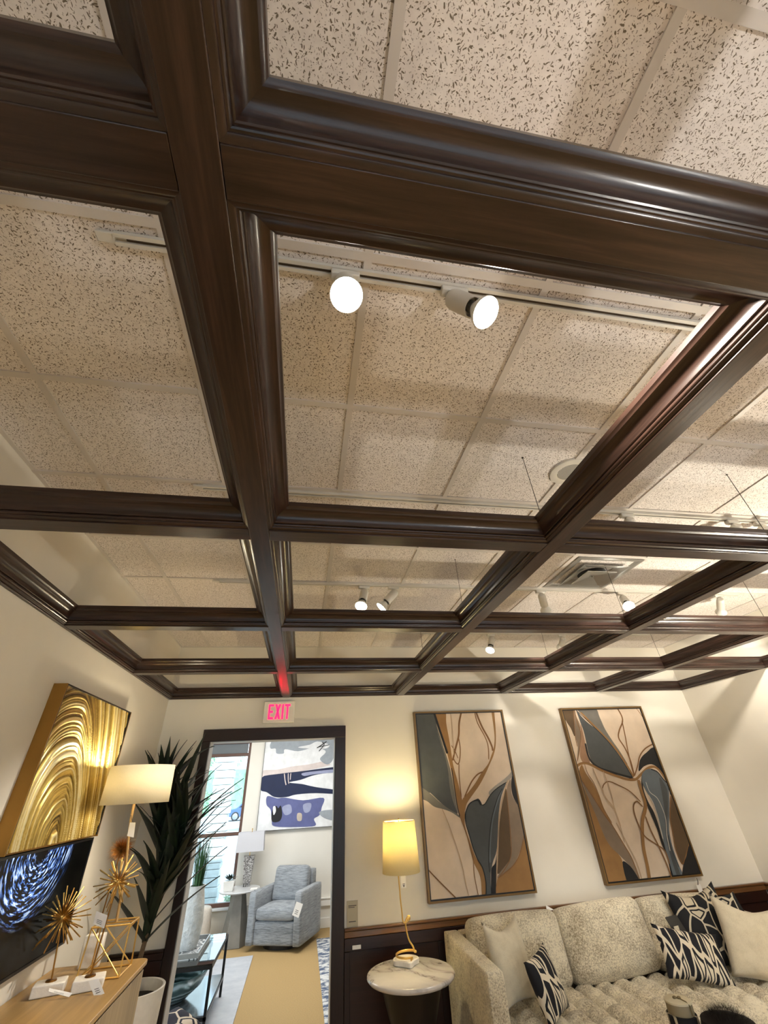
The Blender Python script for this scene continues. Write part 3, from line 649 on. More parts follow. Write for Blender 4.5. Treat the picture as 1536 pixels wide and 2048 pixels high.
# ------------------------------------------------------------------ far room painting
FR = (-.74, .72, 1.30, 2.80)
fp = thing('abstract_painting', (0, Y2, FR[2]), 'large navy, grey and white abstract painting in the far room', 'painting')
FC = {'grey': pcol('far_grey', (152, 160, 168)), 'pink': pcol('far_pink', (208, 196, 192)), 'navy': pcol('far_navy', (16, 30, 66)), 'blue': pcol('far_violet_blue', (92, 98, 146)), 'black': pcol('far_black', (14, 15, 22)), 'cream': pcol('far_cream', (190, 178, 164)), 'white': pcol('far_white', (226, 228, 230)), 'mid': pcol('far_mid_blue', (150, 156, 186))}
f3 = lambda cx, cy: onY(320+cx*400/1536, 1380+cy*400/1536, Y2-.04)
S3 = [('pink','p',[(780,620),(900,612),(1000,590),(1150,570),(1250,550),(1310,572),(1250,592),(1100,622),(950,642),(780,670)]),
 ('grey','p',[(850,410),(900,365),(1150,340),(1345,340),(1350,440),(1325,540),(1280,572),(1228,530),(1272,480),(1250,455),(1170,445),(1060,470),(960,455),(950,487),(895,487),(888,450),(850,450)]),
 ('white','p',[(1060,440),(1150,420),(1210,395),(1300,420),(1270,450),(1150,450)]),
 ('navy','p',[(770,672),(930,642),(1100,622),(1250,602),(1400,588),(1400,622),(1200,650),(1080,690),(990,710),(1090,722),(1200,746),(1400,775),(1400,800),(1200,792),(1050,802),(970,822),(880,822),(820,785),(770,765)]),
 ('mid','p',[(1090,640),(1180,625),(1400,606),(1400,628),(1200,645),(1110,660)]),
 ('blue','p',[(825,815),(900,832),(960,827),(1100,847),(1255,828),(1242,900),(1225,960),(1182,990),(1192,1042),(1050,1052),(880,1047),(858,1000),(850,920),(818,880)]),
 ('mid','p',[(940,900),(1000,880),(1010,940),(960,960)]), ('mid','p',[(1100,880),(1160,870),(1150,930),(1110,940)]), ('grey','p',[(1220,940),(1300,920),(1400,930),(1400,1000),(1280,990)]),
 ('black','p',[(862,925),(892,890),(908,908),(928,888),(938,960),(916,1008),(860,1008)]), ('white','p',[(868,900),(885,893),(890,930),(872,960)]), ('cream','p',[(1055,948),(1088,950),(1086,1002),(1054,1000)]),
 ('pink','s',[(955,642),(960,690),(968,730)],7), ('pink','s',[(985,640),(985,690),(990,720)],6), ('pink','s',[(1005,638),(1000,690)],6), ('black','s',[(1280,395),(1230,430),(1205,445)],6), ('black','s',[(1220,470),(1260,420),(1245,400)],5), ('black','s',[(1210,440),(1300,420)],4)]
paint_canvas('canvas', fp, FR, Y2-.04, f3, FC['white'], S3, FC, .0006)
obj('stretcher_edge', MB().box(FR[0]-.006, FR[0], Y2-.05, Y2-.001, FR[2]-.006, FR[3]).box(FR[0], FR[1], Y2-.05, Y2-.001, FR[2]-.006, FR[2]), M['ink'], fp)

# ------------------------------------------------------------------ soft shapes
def cushion_mb(c, size, r=.06, puff=(0, 0, 0), n=12, M4=None):
    """rounded, puffed box in local axes; M4 places it"""
    w_, d_, h_ = [s_/2 for s_ in size]; r = min(r, w_, d_, h_)
    mb = MB(); hs = (w_, d_, h_)
    def mp(p):
        q = [p[i]*hs[i] for i in range(3)]; inner = [max(-(hs[i]-r), min(hs[i]-r, q[i])) for i in range(3)]
        d = Vector(q)-Vector(inner)
        out = Vector(inner) + (d.normalized()*min(r, d.length) if d.length > 1e-9 else Vector((0,0,0)))
        for i in range(3):
            j, k = (i+1)%3, (i+2)%3
            out[i] += math.copysign(1, p[i])*puff[i]*max(0, 1-p[j]**2)*max(0, 1-p[k]**2)*(abs(p[i]) > .6)
        return out
    for ax in range(3):
        for sg in (-1, 1):
            vs = []; fs = []
            for a in range(n+1):
                for b in range(n+1):
                    p = [0, 0, 0]; p[ax] = sg; p[(ax+1)%3] = math.sin((-1+2*a/n)*math.pi/2)*.35+(-1+2*a/n)*.65; p[(ax+2)%3] = math.sin((-1+2*b/n)*math.pi/2)*.35+(-1+2*b/n)*.65
                    vs.append(mp(p))
            for a in range(n):
                for b in range(n):
                    i0 = a*(n+1)+b; f = (i0, i0+n+1, i0+n+2, i0+1); fs.append(f if sg > 0 else f[::-1])
            mb.add(vs, fs)
    M4 = M4 if M4 is not None else Matrix.Identity(4)
    mb.v = [Vector(c) + (M4 @ v) for v in mb.v]
    return mb
def weld(o_, d=.0004):
    b = bmesh.new(); b.from_mesh(o_.data); bmesh.ops.remove_doubles(b, verts=b.verts, dist=d); bmesh.ops.recalc_face_normals(b, faces=b.faces); b.to_mesh(o_.data); b.free(); o_.data.shade_smooth(); return o_
def cushion(name, c, size, mat, parent=None, r=.06, puff=(0, 0, 0), rot=None, n=12):
    M4 = rot.to_matrix().to_4x4() if rot is not None else None
    return weld(obj(name, cushion_mb(c, size, r, puff, n, M4), mat, parent, fix=False))
def pillow_mesh(name, w_, h_, t_, pinch=.10, n=18, sag=0, seed=0):
    rnd = random.Random(seed); me = MB(); top, bot = [], []
    ph = [rnd.uniform(0, 6) for _ in range(4)]
    for a in range(n+1):
        for b in range(n+1):
            u, v = -1+2*a/n, -1+2*b/n
            k = 1-pinch*(1-abs(v)**2.2)*abs(u)**2 ; l = 1-pinch*(1-abs(u)**2.2)*abs(v)**2
            x, y = u*w_/2*k, v*h_/2*l
            th = t_/2*((1-abs(u)**2.6)*(1-abs(v)**2.6))**.55
            wr = .006*math.sin(5*u+3*v+ph[0])*math.sin(4*v-2*u+ph[1])*(1-abs(u)**4)*(1-abs(v)**4)
            y -= sag*max(0, 1-abs(u)**1.5)*max(0, v)**2
            top.append((x, y, th+wr)); bot.append((x, y, -th+wr*.5))
    N = n+1; f1 = []; f2 = []
    for a in range(n):
        for b in range(n):
            i = a*N+b; f1.append((i, i+N, i+N+1, i+1)); f2.append((i, i+1, i+N+1, i+N))
    me.add(top, f1); me.add(bot, f2)
    m_ = me.mesh(name); b = bmesh.new(); b.from_mesh(m_); bmesh.ops.remove_doubles(b, verts=b.verts, dist=.0006); bmesh.ops.recalc_face_normals(b, faces=b.faces); b.to_mesh(m_); b.free(); m_.shade_smooth(); return m_
def pillow(name, pos, size, normal, roll, mat, label, group=None, t_=.14, pinch=.09, sag=0, seed=0):
    """top-level throw pillow: normal = the way its face looks, roll = turn in its own plane (deg)"""
    me = pillow_mesh(name, size[0], size[1], t_, pinch, sag=sag, seed=seed); me.materials.append(mat)
    o_ = bpy.data.objects.new(name, me); link(o_)
    z = Vector(normal).normalized(); up = Vector((0, 0, 1)); y = (up - z*up.dot(z)).normalized(); x = y.cross(z)
    M3 = Matrix((x, y, z)).transposed() @ Matrix.Rotation(R(roll), 3, 'Z')
    o_.matrix_world = Matrix.Translation(Vector(pos)) @ M3.to_4x4()
    return tag(o_, label, 'pillow', group)

# ------------------------------------------------------------------ sofa
SX0, SX1, SYF, SYB = 1.262, 3.905, 3.745, 4.755
sofa = thing('sofa', ((SX0+SX1)/2, (SYF+SYB)/2, 0), 'cream boucle three-seat sofa with tufted seat along the back wall', 'sofa')
cushion('arm', (SX0+.0625, (SYF+SYB)/2, .43), (.125, SYB-SYF, .74), M['boucle'], sofa, r=.018, n=14)
cushion('arm', (SX1-.0625, (SYF+SYB)/2, .43), (.125, SYB-SYF, .74), M['boucle'], sofa, r=.018, n=14)
cushion('back_frame', ((SX0+SX1)/2, SYB-.07, .43), (SX1-SX0-.252, .14, .74), M['boucle'], sofa, r=.018, n=14)
cushion('base', ((SX0+SX1)/2, (SYF+SYB-.142)/2+.01, .185), (SX1-SX0-.252, SYB-SYF-.165, .23), M['boucle'], sofa, r=.018)
for x in (SX0+.06, SX1-.06):
    for y in (SYF+.06, SYB-.06):
        obj('leg', MB().tube([(x, y, .062), (x, y, 0)], [.025, .016], 12), M['panelZ'], sofa, smooth=40)
def tufted(x0, x1, y0, y1, z0, zt):
    mb = MB(); nx, ny = 132, 48; bx, by = 15, 5.0; vs = []; fs = []
    for i in range(nx+1):
        for j in range(ny+1):
            u, v = i/nx, j/ny
            e = (1-abs(2*u-1)**14)*(1-abs(2*v-1)**10)
            su = abs(math.sin(math.pi*bx*u)); sv = abs(math.sin(math.pi*by*v))
            z = zt - .045 + .010*e + .052*(su**.6)*(.3+.7*sv**.6)*e - .02*(1-e)
            vs.append((x0+(x1-x0)*u, y0+(y1-y0)*v - .006*su*(v < .02), z))
    N = ny+1
    for i in range(nx):
        for j in range(ny): a = i*N+j; fs.append((a, a+N, a+N+1, a+1))
    n0 = len(vs); ring = [i*N for i in range(nx+1)] + [nx*N+j for j in range(1, N)] + [i*N+ny for i in range(nx-1, -1, -1)] + [j for j in range(ny-1, 0, -1)]
    for k in ring: vs.append((vs[k][0], vs[k][1], z0))
    m_ = len(ring)
    for k in range(m_): fs.append((ring[k], ring[(k+1)%m_], n0+(k+1)%m_, n0+k))
    fs.append(tuple(n0+k for k in range(m_)))
    return mb.add(vs, fs)
obj('seat_cushion', tufted(SX0+.129, SX1-.129, SYF+.0, 4.47, .302, .492), M['boucle'], sofa, smooth=50)
bw = (SX1-SX0-.26)/3
for k, (dz, tl) in enumerate(((0, 0), (.012, -2), (0, 1.5))):
    from mathutils import Euler
    cushion('back_cushion', (SX0+.13+bw*(k+.5), 4.47, .69+dz), (bw-.006, .20, .44), M['boucle'], sofa, r=.065, puff=(.0, .035, .012), rot=Euler((R(-13), R(tl), 0)), n=14)
tag(obj('sale_tag', MB().prism([(2.145, 4.535, .893), (2.215, 4.53, .893), (2.155, 4.55, .925)], (0, .003, 0)), M['tagw']), 'tiny white paper tag on the sofa back between left cushions', 'tag')

pillow('throw_pillow', (1.605, 4.19, .728), (.47, .46), (.55, -.80, .22), -3, M['linen'], 'plain cream throw pillow leaning in the left sofa corner', t_=.15, pinch=.13, sag=.05, seed=1)
pillow('throw_pillow', (1.765, 3.96, .648), (.31, .33), (.52, -.80, .30), 8, M['pat_a'], 'small black and cream printed pillow in front of the plain left pillow', t_=.12, seed=2)
pillow('throw_pillow', (3.42, 4.262, .755), (.50, .50), (-.12, -.95, .27), 4, M['pat_b'], 'large black printed square pillow standing behind the lumbar pillow', t_=.14, sag=.05, seed=3)
pillow('lumbar_pillow', (3.07, 4.09, .648), (.52, .30), (-.05, -.92, .38), -11, M['pat_a'], 'long black and cream lumbar pillow on the right of the seat', t_=.12, seed=4)
pillow('throw_pillow', (3.668, 4.19, .815), (.20, .26), (-.25, -.9, .35), 8, M['pat_b'], 'crumpled black printed pillow corner showing behind the right cream pillow', t_=.07, seed=5)
pillow('throw_pillow', (3.585, 3.975, .715), (.48, .48), (-.42, -.84, .30), -9, M['linen'], 'plain cream throw pillow at the right end of the sofa', t_=.16, sag=.06, seed=6)
tk = thing('pillow_tag', (3.02, 4.32, .70), 'black hang tag beside the large printed pillow', 'tag')
obj('ticket', MB().prism([onY(1330, 1835, 4.27), onY(1352, 1829, 4.27), onY(1385, 1880, 4.22), onY(1362, 1888, 4.22)], (0, .003, 0)), M['black'], tk)
obj('patch', MB().prism([onY(1347, 1853, 4.235), onY(1356, 1851, 4.235), onY(1360, 1863, 4.235), onY(1352, 1866, 4.235)], (0, -.002, 0)), M['linen'], tk)

# ------------------------------------------------------------------ marble side table with gold lamp
TC = Vector((.872, 4.325, .70))
st = thing('side_table', (TC.x, TC.y, 0), 'round white marble side table on a dark cone pedestal', 'side table')
obj('table_top', MB().lathe([(.0, -.034), (.30, -.034), (.318, -.030), (.328, -.018), (.328, -.012), (.320, -.003), (.306, 0), (.0, 0)], TC, 64, cap=False), M['marble'], st, smooth=50)
obj('pedestal', MB().lathe([(.0, -.0345), (.235, -.0345), (.225, -.06), (.10, -.44), (.105, -.50), (.20, -.685), (.20, -.70), (.0, -.70)], TC, 48, cap=False), plain('black_wood', (20, 12, 9), .45, var=.3, sc=12), st, smooth=40)

LY = 4.47
lb = onZ(810, 1924, .70); lb.y = LY
tl = thing('table_lamp', (lb.x, LY, .70), 'lit gold lamp with tall tapered shade on the marble side table', 'lamp')
heart = crom([(0, -.10), (.06, -.055), (.095, 0), (.07, .06), (0, .085), (-.07, .06), (-.095, 0), (-.06, -.055)], True, 5) if False else crom([Vector((x, y, 0)) for x, y in [(.012, -.105), (.055, -.055), (.098, -.015), (.085, .045), (.03, .085), (-.04, .085), (-.09, .045), (-.098, -.015), (-.045, -.055)]], True, 5)
obj('lamp_foot', MB().prism([Vector((lb.x, LY, .7005))+p for p in heart], (0, 0, .034)), M['stone_white'], tl, bevel=.006)
def P4(x, y, Y=LY): return onY(x, y, Y)
ring = [Vector((lb.x, LY, .742)) + Vector((.078*math.cos(t), .068*math.sin(t), .012*math.sin(t))) for t in [R(-70+k*330/26) for k in range(-24, 0)]]
z0 = .742
pth = []
for k in range(22):
    t = R(-62) - R(300)*k/21
    pth.append(Vector((lb.x+.002+.080*math.cos(t), LY+.066*math.sin(t), z0+.004+.018*k/21)))
tail = [P4(829, 1903), P4(826, 1893), P4(818, 1880), P4(813, 1862), P4(811, 1846), P4(814, 1836), P4(820, 1832)]
stem = [P4(797, 1752), P4(799, 1775), P4(801, 1800), P4(804, 1825), P4(806, 1842), P4(812, 1845), P4(818, 1838)]
band = MB().tube(crom([Vector((lb.x+.02, LY-.085, z0))] + pth[::3] + tail, False, 5), .0075, 10, flat=.55)
obj('gold_ribbon', band, M['brass'], tl, smooth=60)
obj('stem', MB().tube(crom(stem, False, 5), .0055, 10), M['brass'], tl, smooth=60)
obj('finial_leaf', MB().sphere(P4(817, 1836), (.016, .006, .018), 14, 8), M['brass'], tl, smooth=60)
shc = P4(800, 1694); sx = shc.x
SZ0, SZ1 = P4(802, 1745).z, P4(798, 1642).z
sh1 = shade_mat('lit_ivory_shade', (244, 234, 196), .38)
def shade(parent, x, y, z0, z1, r0, r1, mat, n=48):
    o_ = obj('lamp_shade', MB().lathe([(r0, z0), (r1, z1)], (x, y, 0), n, cap=False), mat, parent, smooth=60, fix=False); return solid(o_, .003)
shade(tl, sx, LY, SZ0, SZ1, .158, .140, sh1)
obj('shade_ring', MB().tube([(sx+.139*math.cos(t), LY+.139*math.sin(t), SZ1+.001) for t in [2*math.pi*k/40 for k in range(41)]], .002, 6).tube([(sx-.138, LY, SZ1-.003), (sx+.138, LY, SZ1-.003)], .002, 6).tube([(sx, LY, SZ1-.02), (sx, LY, SZ1+.012)], .004, 8).sphere((sx, LY, SZ1+.014), .007, 10, 6), M['brass_dark'], tl)
obj('bulb', MB().sphere((sx, LY, SZ0+.22), .028, 14, 10).tube([(sx, LY, SZ0+.02), (sx, LY, SZ0+.19)], .010, 8), emit('warm_bulb', (255, 214, 140), 4), tl, smooth=60)
def lamp_light(x, y, z, e, col=(1, .84, .48), r=.05):
    L_ = bpy.data.lights.new('lamp_glow', 'POINT'); L_.energy = e; L_.color = col; L_.shadow_soft_size = r
    o_ = bpy.data.objects.new('lamp_glow', L_); link(o_); o_.location = (x, y, z); return o_
lamp_light(sx, LY, SZ0+.285, 12.0)
ltag = thing('lamp_tag', tuple(P4(806, 1775)), 'white price tag under the gold lamp shade', 'tag')
a = P4(806, 1751, LY-.02); b = P4(806, 1776, LY-.02)
obj('ticket', MB().box(a.x-.020, a.x+.022, LY-.022, LY-.020, b.z, a.z), M['tagw'], ltag)
obj('print', MB().box(a.x-.008, a.x+.012, LY-.0228, LY-.0222, a.z-.055, a.z-.051).box(a.x-.008, a.x+.01, LY-.0228, LY-.0222, a.z-.063, a.z-.060).cbox((a.x+.002, LY-.0225, b.z+.012), (.008, .0008, .012)), M['ink'], ltag)

# ------------------------------------------------------------------ sideboard on the left
CZ = 1.04; CX = -.872; CY = 3.817
def rounded_top():
    pts = [(XL+.004, 1.6), (CX, 1.6)]
    for k in range(9): t = R(90*k/8); pts.append((CX-.05+.05*math.cos(t), CY-.05+.05*math.sin(t)))
    pts.append((XL+.004, CY)); return pts
sbd = thing('sideboard', ((XL+CX)/2, 2.8, 0), 'tall light oak sideboard with flush doors along the left wall', 'sideboard')
oakY = wood('light_oak', (160, 128, 80), 1, .42, .1, .22); oakZ = wood('light_oak_upright', (142, 124, 96), 2, .45, .1, .3)
obj('top', MB().prism([(x, y, CZ-.022) for x, y in rounded_top()], (0, 0, .022)), oakY, sbd, bevel=.003)
obj('body', MB().box(XL+.006, CX-.030, 1.62, CY-.035, .10, CZ-.036), oakZ, sbd)
obj('shadow_gap', MB().box(XL+.01, CX-.045, 1.64, CY-.05, CZ-.036, CZ-.0225), M['black'], sbd)
ys = [1.64, 2.0, 2.55, 3.095, CY-.04]
for a, b in zip(ys[:-1], ys[1:]): obj('door', MB().box(CX-.0295, CX-.012, a+.002, b-.002, .12, CZ-.040), oakZ, sbd, bevel=.002)
obj('plinth', MB().box(XL+.03, CX-.07, 1.7, CY-.09, 0, .0995), M['black'], sbd)

# screen and gold relief panel on the left wall
TVX = -1.372
tv = thing('television', (XL, 3.1, 1.15), 'black flat screen below the gold panel showing streaks of blue-white light', 'television')
def screen_mat():
    t = NT('screen_picture'); tc = t.n('ShaderNodeTexCoord'); sp_ = t.n('ShaderNodeSeparateXYZ'); t.l(tc.outputs['Object'], sp_.inputs[0])
    y = t.math('SUBTRACT', sp_.outputs[1], .03); z = t.math('SUBTRACT', sp_.outputs[2], .50)     # swirl centre near the top middle
    r_ = t.math('SQRT', t.math('ADD', t.math('POWER', t.math('MULTIPLY', y, 1.0), 2), t.math('POWER', t.math('MULTIPLY', z, 1.25), 2)))
    nv = t.n('ShaderNodeCombineXYZ'); t.l(t.math('MULTIPLY', r_, 46), nv.inputs[0]); t.l(t.math('MULTIPLY', t.math('ARCTAN2', z, y), 2.2), nv.inputs[1])
    nz = t.noise(nv.outputs[0], 1.4, 3, .6)
    streak = t.ramp(nz, [(.50, (0, 0, 0, 1)), (.57, (.08, .2, .6, 1)), (.64, (.7, .85, 1, 1))])
    ring = t.ramp(r_, [(.06, (0, 0, 0, 1)), (.10, (1, 1, 1, 1)), (.27, (.9, .9, .9, 1)), (.40, (0, 0, 0, 1))])
    mask = t.n('ShaderNodeMix', data_type='RGBA', blend_type='MULTIPLY'); mask.inputs[0].default_value = 1; t.l(streak, mask.inputs[6]); t.l(ring, mask.inputs[7])
    t.set(rough=.2, col=srgb(8, 9, 11), spec=.15); t.l(mask.outputs[2], t.b.inputs['Emission Color']); t.b.inputs['Emission Strength'].default_value = .9; return t.m
obj('screen', MB().box(TVX-.002, TVX, 2.512, 3.763, 1.163, 1.642), screen_mat(), tv)
obj('bezel', MB().box(XL+.001, TVX-.0021, 2.50, 3.775, 1.150, 1.653).box(TVX-.002, TVX+.004, 2.50, 2.5119, 1.150, 1.653).box(TVX-.002, TVX+.004, 3.7631, 3.775, 1.150, 1.653).box(TVX-.002, TVX+.004, 2.512, 3.763, 1.150, 1.1629).box(TVX-.002, TVX+.004, 2.512, 3.763, 1.6421, 1.653), M['black'], tv)

GX = -1.352
gp = thing('gold_wall_panel', (XL, 3.2, 1.665), 'deep gold relief panel with swirling arcs on the left wall', 'wall art')
GY0, GY1, GZ0, GZ1 = 2.70, 3.735, 1.668, 2.405
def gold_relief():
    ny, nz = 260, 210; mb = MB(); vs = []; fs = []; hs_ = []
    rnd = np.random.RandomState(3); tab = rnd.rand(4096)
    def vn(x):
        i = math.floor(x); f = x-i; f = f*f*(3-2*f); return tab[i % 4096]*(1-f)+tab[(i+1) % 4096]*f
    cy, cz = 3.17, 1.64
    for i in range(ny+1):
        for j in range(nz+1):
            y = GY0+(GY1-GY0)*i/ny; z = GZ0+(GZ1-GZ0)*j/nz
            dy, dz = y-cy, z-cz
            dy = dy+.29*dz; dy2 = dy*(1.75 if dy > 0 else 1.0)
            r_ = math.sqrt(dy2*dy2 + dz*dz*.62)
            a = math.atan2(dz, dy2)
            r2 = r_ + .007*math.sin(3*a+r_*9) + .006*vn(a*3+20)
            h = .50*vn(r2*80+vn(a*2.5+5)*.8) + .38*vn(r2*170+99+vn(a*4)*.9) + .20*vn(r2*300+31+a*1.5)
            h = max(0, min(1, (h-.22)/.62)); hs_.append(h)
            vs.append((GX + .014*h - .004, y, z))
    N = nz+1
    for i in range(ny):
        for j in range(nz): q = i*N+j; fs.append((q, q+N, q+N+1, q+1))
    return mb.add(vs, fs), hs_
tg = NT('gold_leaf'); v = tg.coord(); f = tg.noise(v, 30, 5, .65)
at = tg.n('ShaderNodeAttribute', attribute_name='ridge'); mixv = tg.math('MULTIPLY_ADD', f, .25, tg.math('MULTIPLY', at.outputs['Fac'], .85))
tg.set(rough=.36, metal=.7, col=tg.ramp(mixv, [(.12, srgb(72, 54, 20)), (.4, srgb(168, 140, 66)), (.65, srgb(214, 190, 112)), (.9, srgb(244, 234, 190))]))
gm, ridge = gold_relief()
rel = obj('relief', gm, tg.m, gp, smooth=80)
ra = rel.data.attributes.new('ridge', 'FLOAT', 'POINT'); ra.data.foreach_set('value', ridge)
obj('panel_frame', MB().box(XL+.001, GX-.006, GY0-.008, GY1+.008, GZ0-.008, GZ1+.008).box(GX-.006, GX+.014, GY0-.008, GY0-.001, GZ0-.008, GZ1+.008).box(GX-.006, GX+.014, GY1+.001, GY1+.008, GZ0-.008, GZ1+.008), M['gold_edge'], gp)
obj('inner_lip', MB().box(GX-.006, GX+.012, GY0, GY1, GZ1+.001, GZ1+.008).box(GX+.0, GX+.013, GY0-.001, GY0+.006, GZ0, GZ1).box(GX+.0, GX+.013, GY1-.005, GY1+.001, GZ0, GZ1), M['black'], gp)

# ------------------------------------------------------------------ drum lamp on a gold wire frame base
FX, FY = -1.048, 3.588
dl = thing('table_lamp', (FX, FY, CZ), 'lamp with wide cream drum shade on an open gold wire frame, on the sideboard', 'lamp')
bx, by, bh = .108, .100, .205
def corner(sx_, sy_, z): return Vector((FX+sx_*bx*(1 if z == 0 else .95), FY+sy_*by*(1 if z == 0 else .78), CZ+.005+z))
def bar(a, b, th=.0042): return MB().tube([a, b], th, 6)
for z in (0, bh):
    for a, b in (((-1,-1),(1,-1)),((1,-1),(1,1)),((1,1),(-1,1)),((-1,1),(-1,-1))): obj('frame_bar', bar(corner(*a, z), corner(*b, z)), M['brass'], dl)
for c_ in ((-1,-1),(1,-1),(1,1),(-1,1)): obj('frame_bar', bar(corner(*c_, 0), corner(*c_, bh)), M['brass'], dl)
for sy_ in (-1, 1):
    obj('cross_bar', bar(corner(-1, sy_, 0), corner(1, sy_, bh), .0035), M['brass'], dl); obj('cross_bar', bar(corner(1, sy_, 0), corner(-1, sy_, bh), .0035), M['brass'], dl)
obj('frame_plate', MB().box(FX-bx*.95, FX+bx*.95, FY-.012, FY+.012, CZ+.003+bh, CZ+.009+bh), M['brass'], dl)
SHX, SHY, S0, S1_ = -1.084, 3.517, 1.829, 2.039
obj('stem', MB().tube(crom([(FX, FY, CZ+.009+bh), (-1.058, 3.572, 1.46), (SHX, SHY, 1.75), (SHX, SHY, 1.98)], False, 5), .008, 10), plain('wood_stem', (196, 160, 104), .35, .3), dl, smooth=60)
sh2 = shade_mat('ivory_drum_shade', (238, 230, 206), .27)
shade(dl, SHX, SHY, S0, S1_, .202, .197, sh2, 64)
obj('shade_ring', MB().tube([(SHX-.195, SHY, S1_-.02), (SHX+.195, SHY, S1_-.02)], .003, 6).tube([(SHX, SHY-.195, S1_-.02), (SHX, SHY+.195, S1_-.02)], .003, 6), M['brass_dark'], dl)
obj('bulb', MB().sphere((SHX, SHY, 1.91), .03, 14, 10), emit('warm_bulb_drum', (255, 220, 160), 10), dl, smooth=60)
lamp_light(SHX+.0, SHY, 1.995, 7.5, (1, .87, .62))
dt = thing('price_tag', (SHX+.05, SHY, 1.66), 'white price tag hanging from the drum lamp stem', 'tag')
a, b, c, d = [onY(x, y, SHY-.02) for x, y in ((260, 1645), (271, 1645), (267, 1675), (254, 1672))]
obj('ticket', MB().prism([a, b, c, d], (0, .002, 0)), M['tagw'], dt)
obj('loop', MB().tube([(a+b)/2, onY(263, 1637, SHY-.02), onY(262, 1630, SHY-.01)], .0015, 5), M['ink'], dt)

# ------------------------------------------------------------------ starburst ornaments
def fib(n):
    for k in range(n):
        z = 1-2*(k+.5)/n; t = math.pi*(3-math.sqrt(5))*k; s_ = math.sqrt(1-z*z); yield Vector((s_*math.cos(t), s_*math.sin(t), z))
rod = MB().tube([(0, 0, .012), (0, 0, 1)], .0029, 6); rod_me = rod.mesh('ray'); rod_me.materials.append(M['brass']); rod_me.shade_smooth()
def starburst(px, Y, r_, base_px, label, seed, basepts, tagpts):
    c = onY(*px, Y); rnd = random.Random(seed)
    t = thing('starburst_sculpture', (c.x, Y, CZ), label, 'sculpture')
    bx_ = basepts
    obj('base_block', MB().prism([(x, y, CZ+.0008) for x, y in bx_], (0, 0, .045)), M['stone_white'], t, bevel=.005)
    cx = sum(p[0] for p in bx_)/len(bx_); cy = sum(p[1] for p in bx_)/len(bx_)
    obj('collar', MB().lathe([(.0, 0), (.026, 0), (.024, .006), (.0, .008)], (cx, cy, CZ+.046), 24, cap=False), M['brass_dark'], t, smooth=40)
    obj('stem', MB().tube([(cx, cy, CZ+.05), c], .0042, 8), M['brass_dark'], t, smooth=60)
    obj('hub', MB().sphere(c, .016, 16, 10), M['brass'], t, smooth=60)
    loc = world_loc(t)
    for d in fib(52):
        d = (d + Vector((rnd.uniform(-.12, .12), rnd.uniform(-.12, .12), rnd.uniform(-.12, .12)))).normalized()
        o_ = local_obj('ray', rod_me, t, c-loc, Vector((0, 0, 1)).rotation_difference(d)); L_ = r_*rnd.uniform(.86, 1.08); L_ = min(L_, (c.x-TVX-.012)/-d.x) if d.x < -.05 else L_; o_.scale = (1, 1, L_)
    return t
def blk(cx, cy, w_, d_, ang): 
    ca, sa = math.cos(R(ang)), math.sin(R(ang)); return [(cx+a*ca-b*sa, cy+a*sa+b*ca) for a, b in ((-w_,-d_),(w_,-d_),(w_,d_),(-w_,d_))]
starburst((125, 1836), 3.378, .135, None, 'gold starburst sculpture nearest the camera, in front of the dark screen', 1, blk(-1.239, 3.378, .0715, .052, 14), None)
starburst((236, 1764), 3.388, .122, None, 'taller gold starburst sculpture in front of the wire frame lamp', 2, blk(-1.053, 3.378, .0715, .052, 14), None)
uc = onY(243, 1698, 3.735)
ur = thing('urchin_sculpture', (-1.185, 3.735, CZ), 'brown bristly ball on an upright white stone block', 'sculpture')
obj('base_block', MB().box(-1.243, -1.133, 3.712, 3.758, CZ+.0008, CZ+.145), M['stone_white'], ur, bevel=.006)
obj('stem', MB().tube([(-1.188, 3.735, CZ+.144), uc], .004, 8), M['brass_dark'], ur, smooth=60)
mb = MB(); rnd = random.Random(9)
for d in fib(520):
    d = (d+Vector((rnd.uniform(-.1, .1), rnd.uniform(-.1, .1), rnd.uniform(-.1, .1)))).normalized(); a = d.orthogonal().normalized(); b = d.cross(a); L_ = .081*rnd.uniform(.8, 1.1); w_ = .0016
    p = [uc + d*.01 + a*w_, uc + d*.01 - a*w_*.5 + b*w_*.87, uc + d*.01 - a*w_*.5 - b*w_*.87, uc + d*L_]; mb.add(p, [(0, 1, 3), (1, 2, 3), (2, 0, 3)])
br = obj('bristles', mb, plain('copper_bristle', (150, 100, 44), .4, .75, var=.3, sc=60), ur); br['kind'] = 'stuff'
def price_tag(pts, Y, label, lines=3):
    q = [Vector(p) for p in pts]
    c = sum(q, Vector((0, 0, 0)))/4; t = thing('price_tag', tuple(c), label, 'tag')
    n_ = (q[1]-q[0]).cross(q[3]-q[0]).normalized()
    if n_.dot(Vector((0, 0, HC))-c) < 0: n_ = -n_
    obj('ticket', MB().prism(q, -n_*.0015), M['tagw'], t)
    mb = MB()
    for k in range(lines):
        f = .55+.12*k; a = q[0].lerp(q[3], f).lerp(q[1].lerp(q[2], f), .25)+n_*.0006; b = q[0].lerp(q[3], f).lerp(q[1].lerp(q[2], f), .7)+n_*.0006; s_ = (q[3]-q[0])*.035
        mb.add([a, b, b+s_, a+s_], [(0, 1, 2, 3)])
    obj('print', mb, M['ink'], t)
price_tag([onY(193, 1822, 3.355), onY(215, 1831, 3.355), onY(208, 1857, 3.355), onY(186, 1848, 3.355)], 3.355, 'white price tag on the stem of the taller starburst')
price_tag([onY(177, 1963, 3.296), onY(197, 1957, 3.296), onY(209, 1987, 3.272), onY(189, 1995, 3.272)], 3.45, 'white price tag leaning on the taller starburst base')
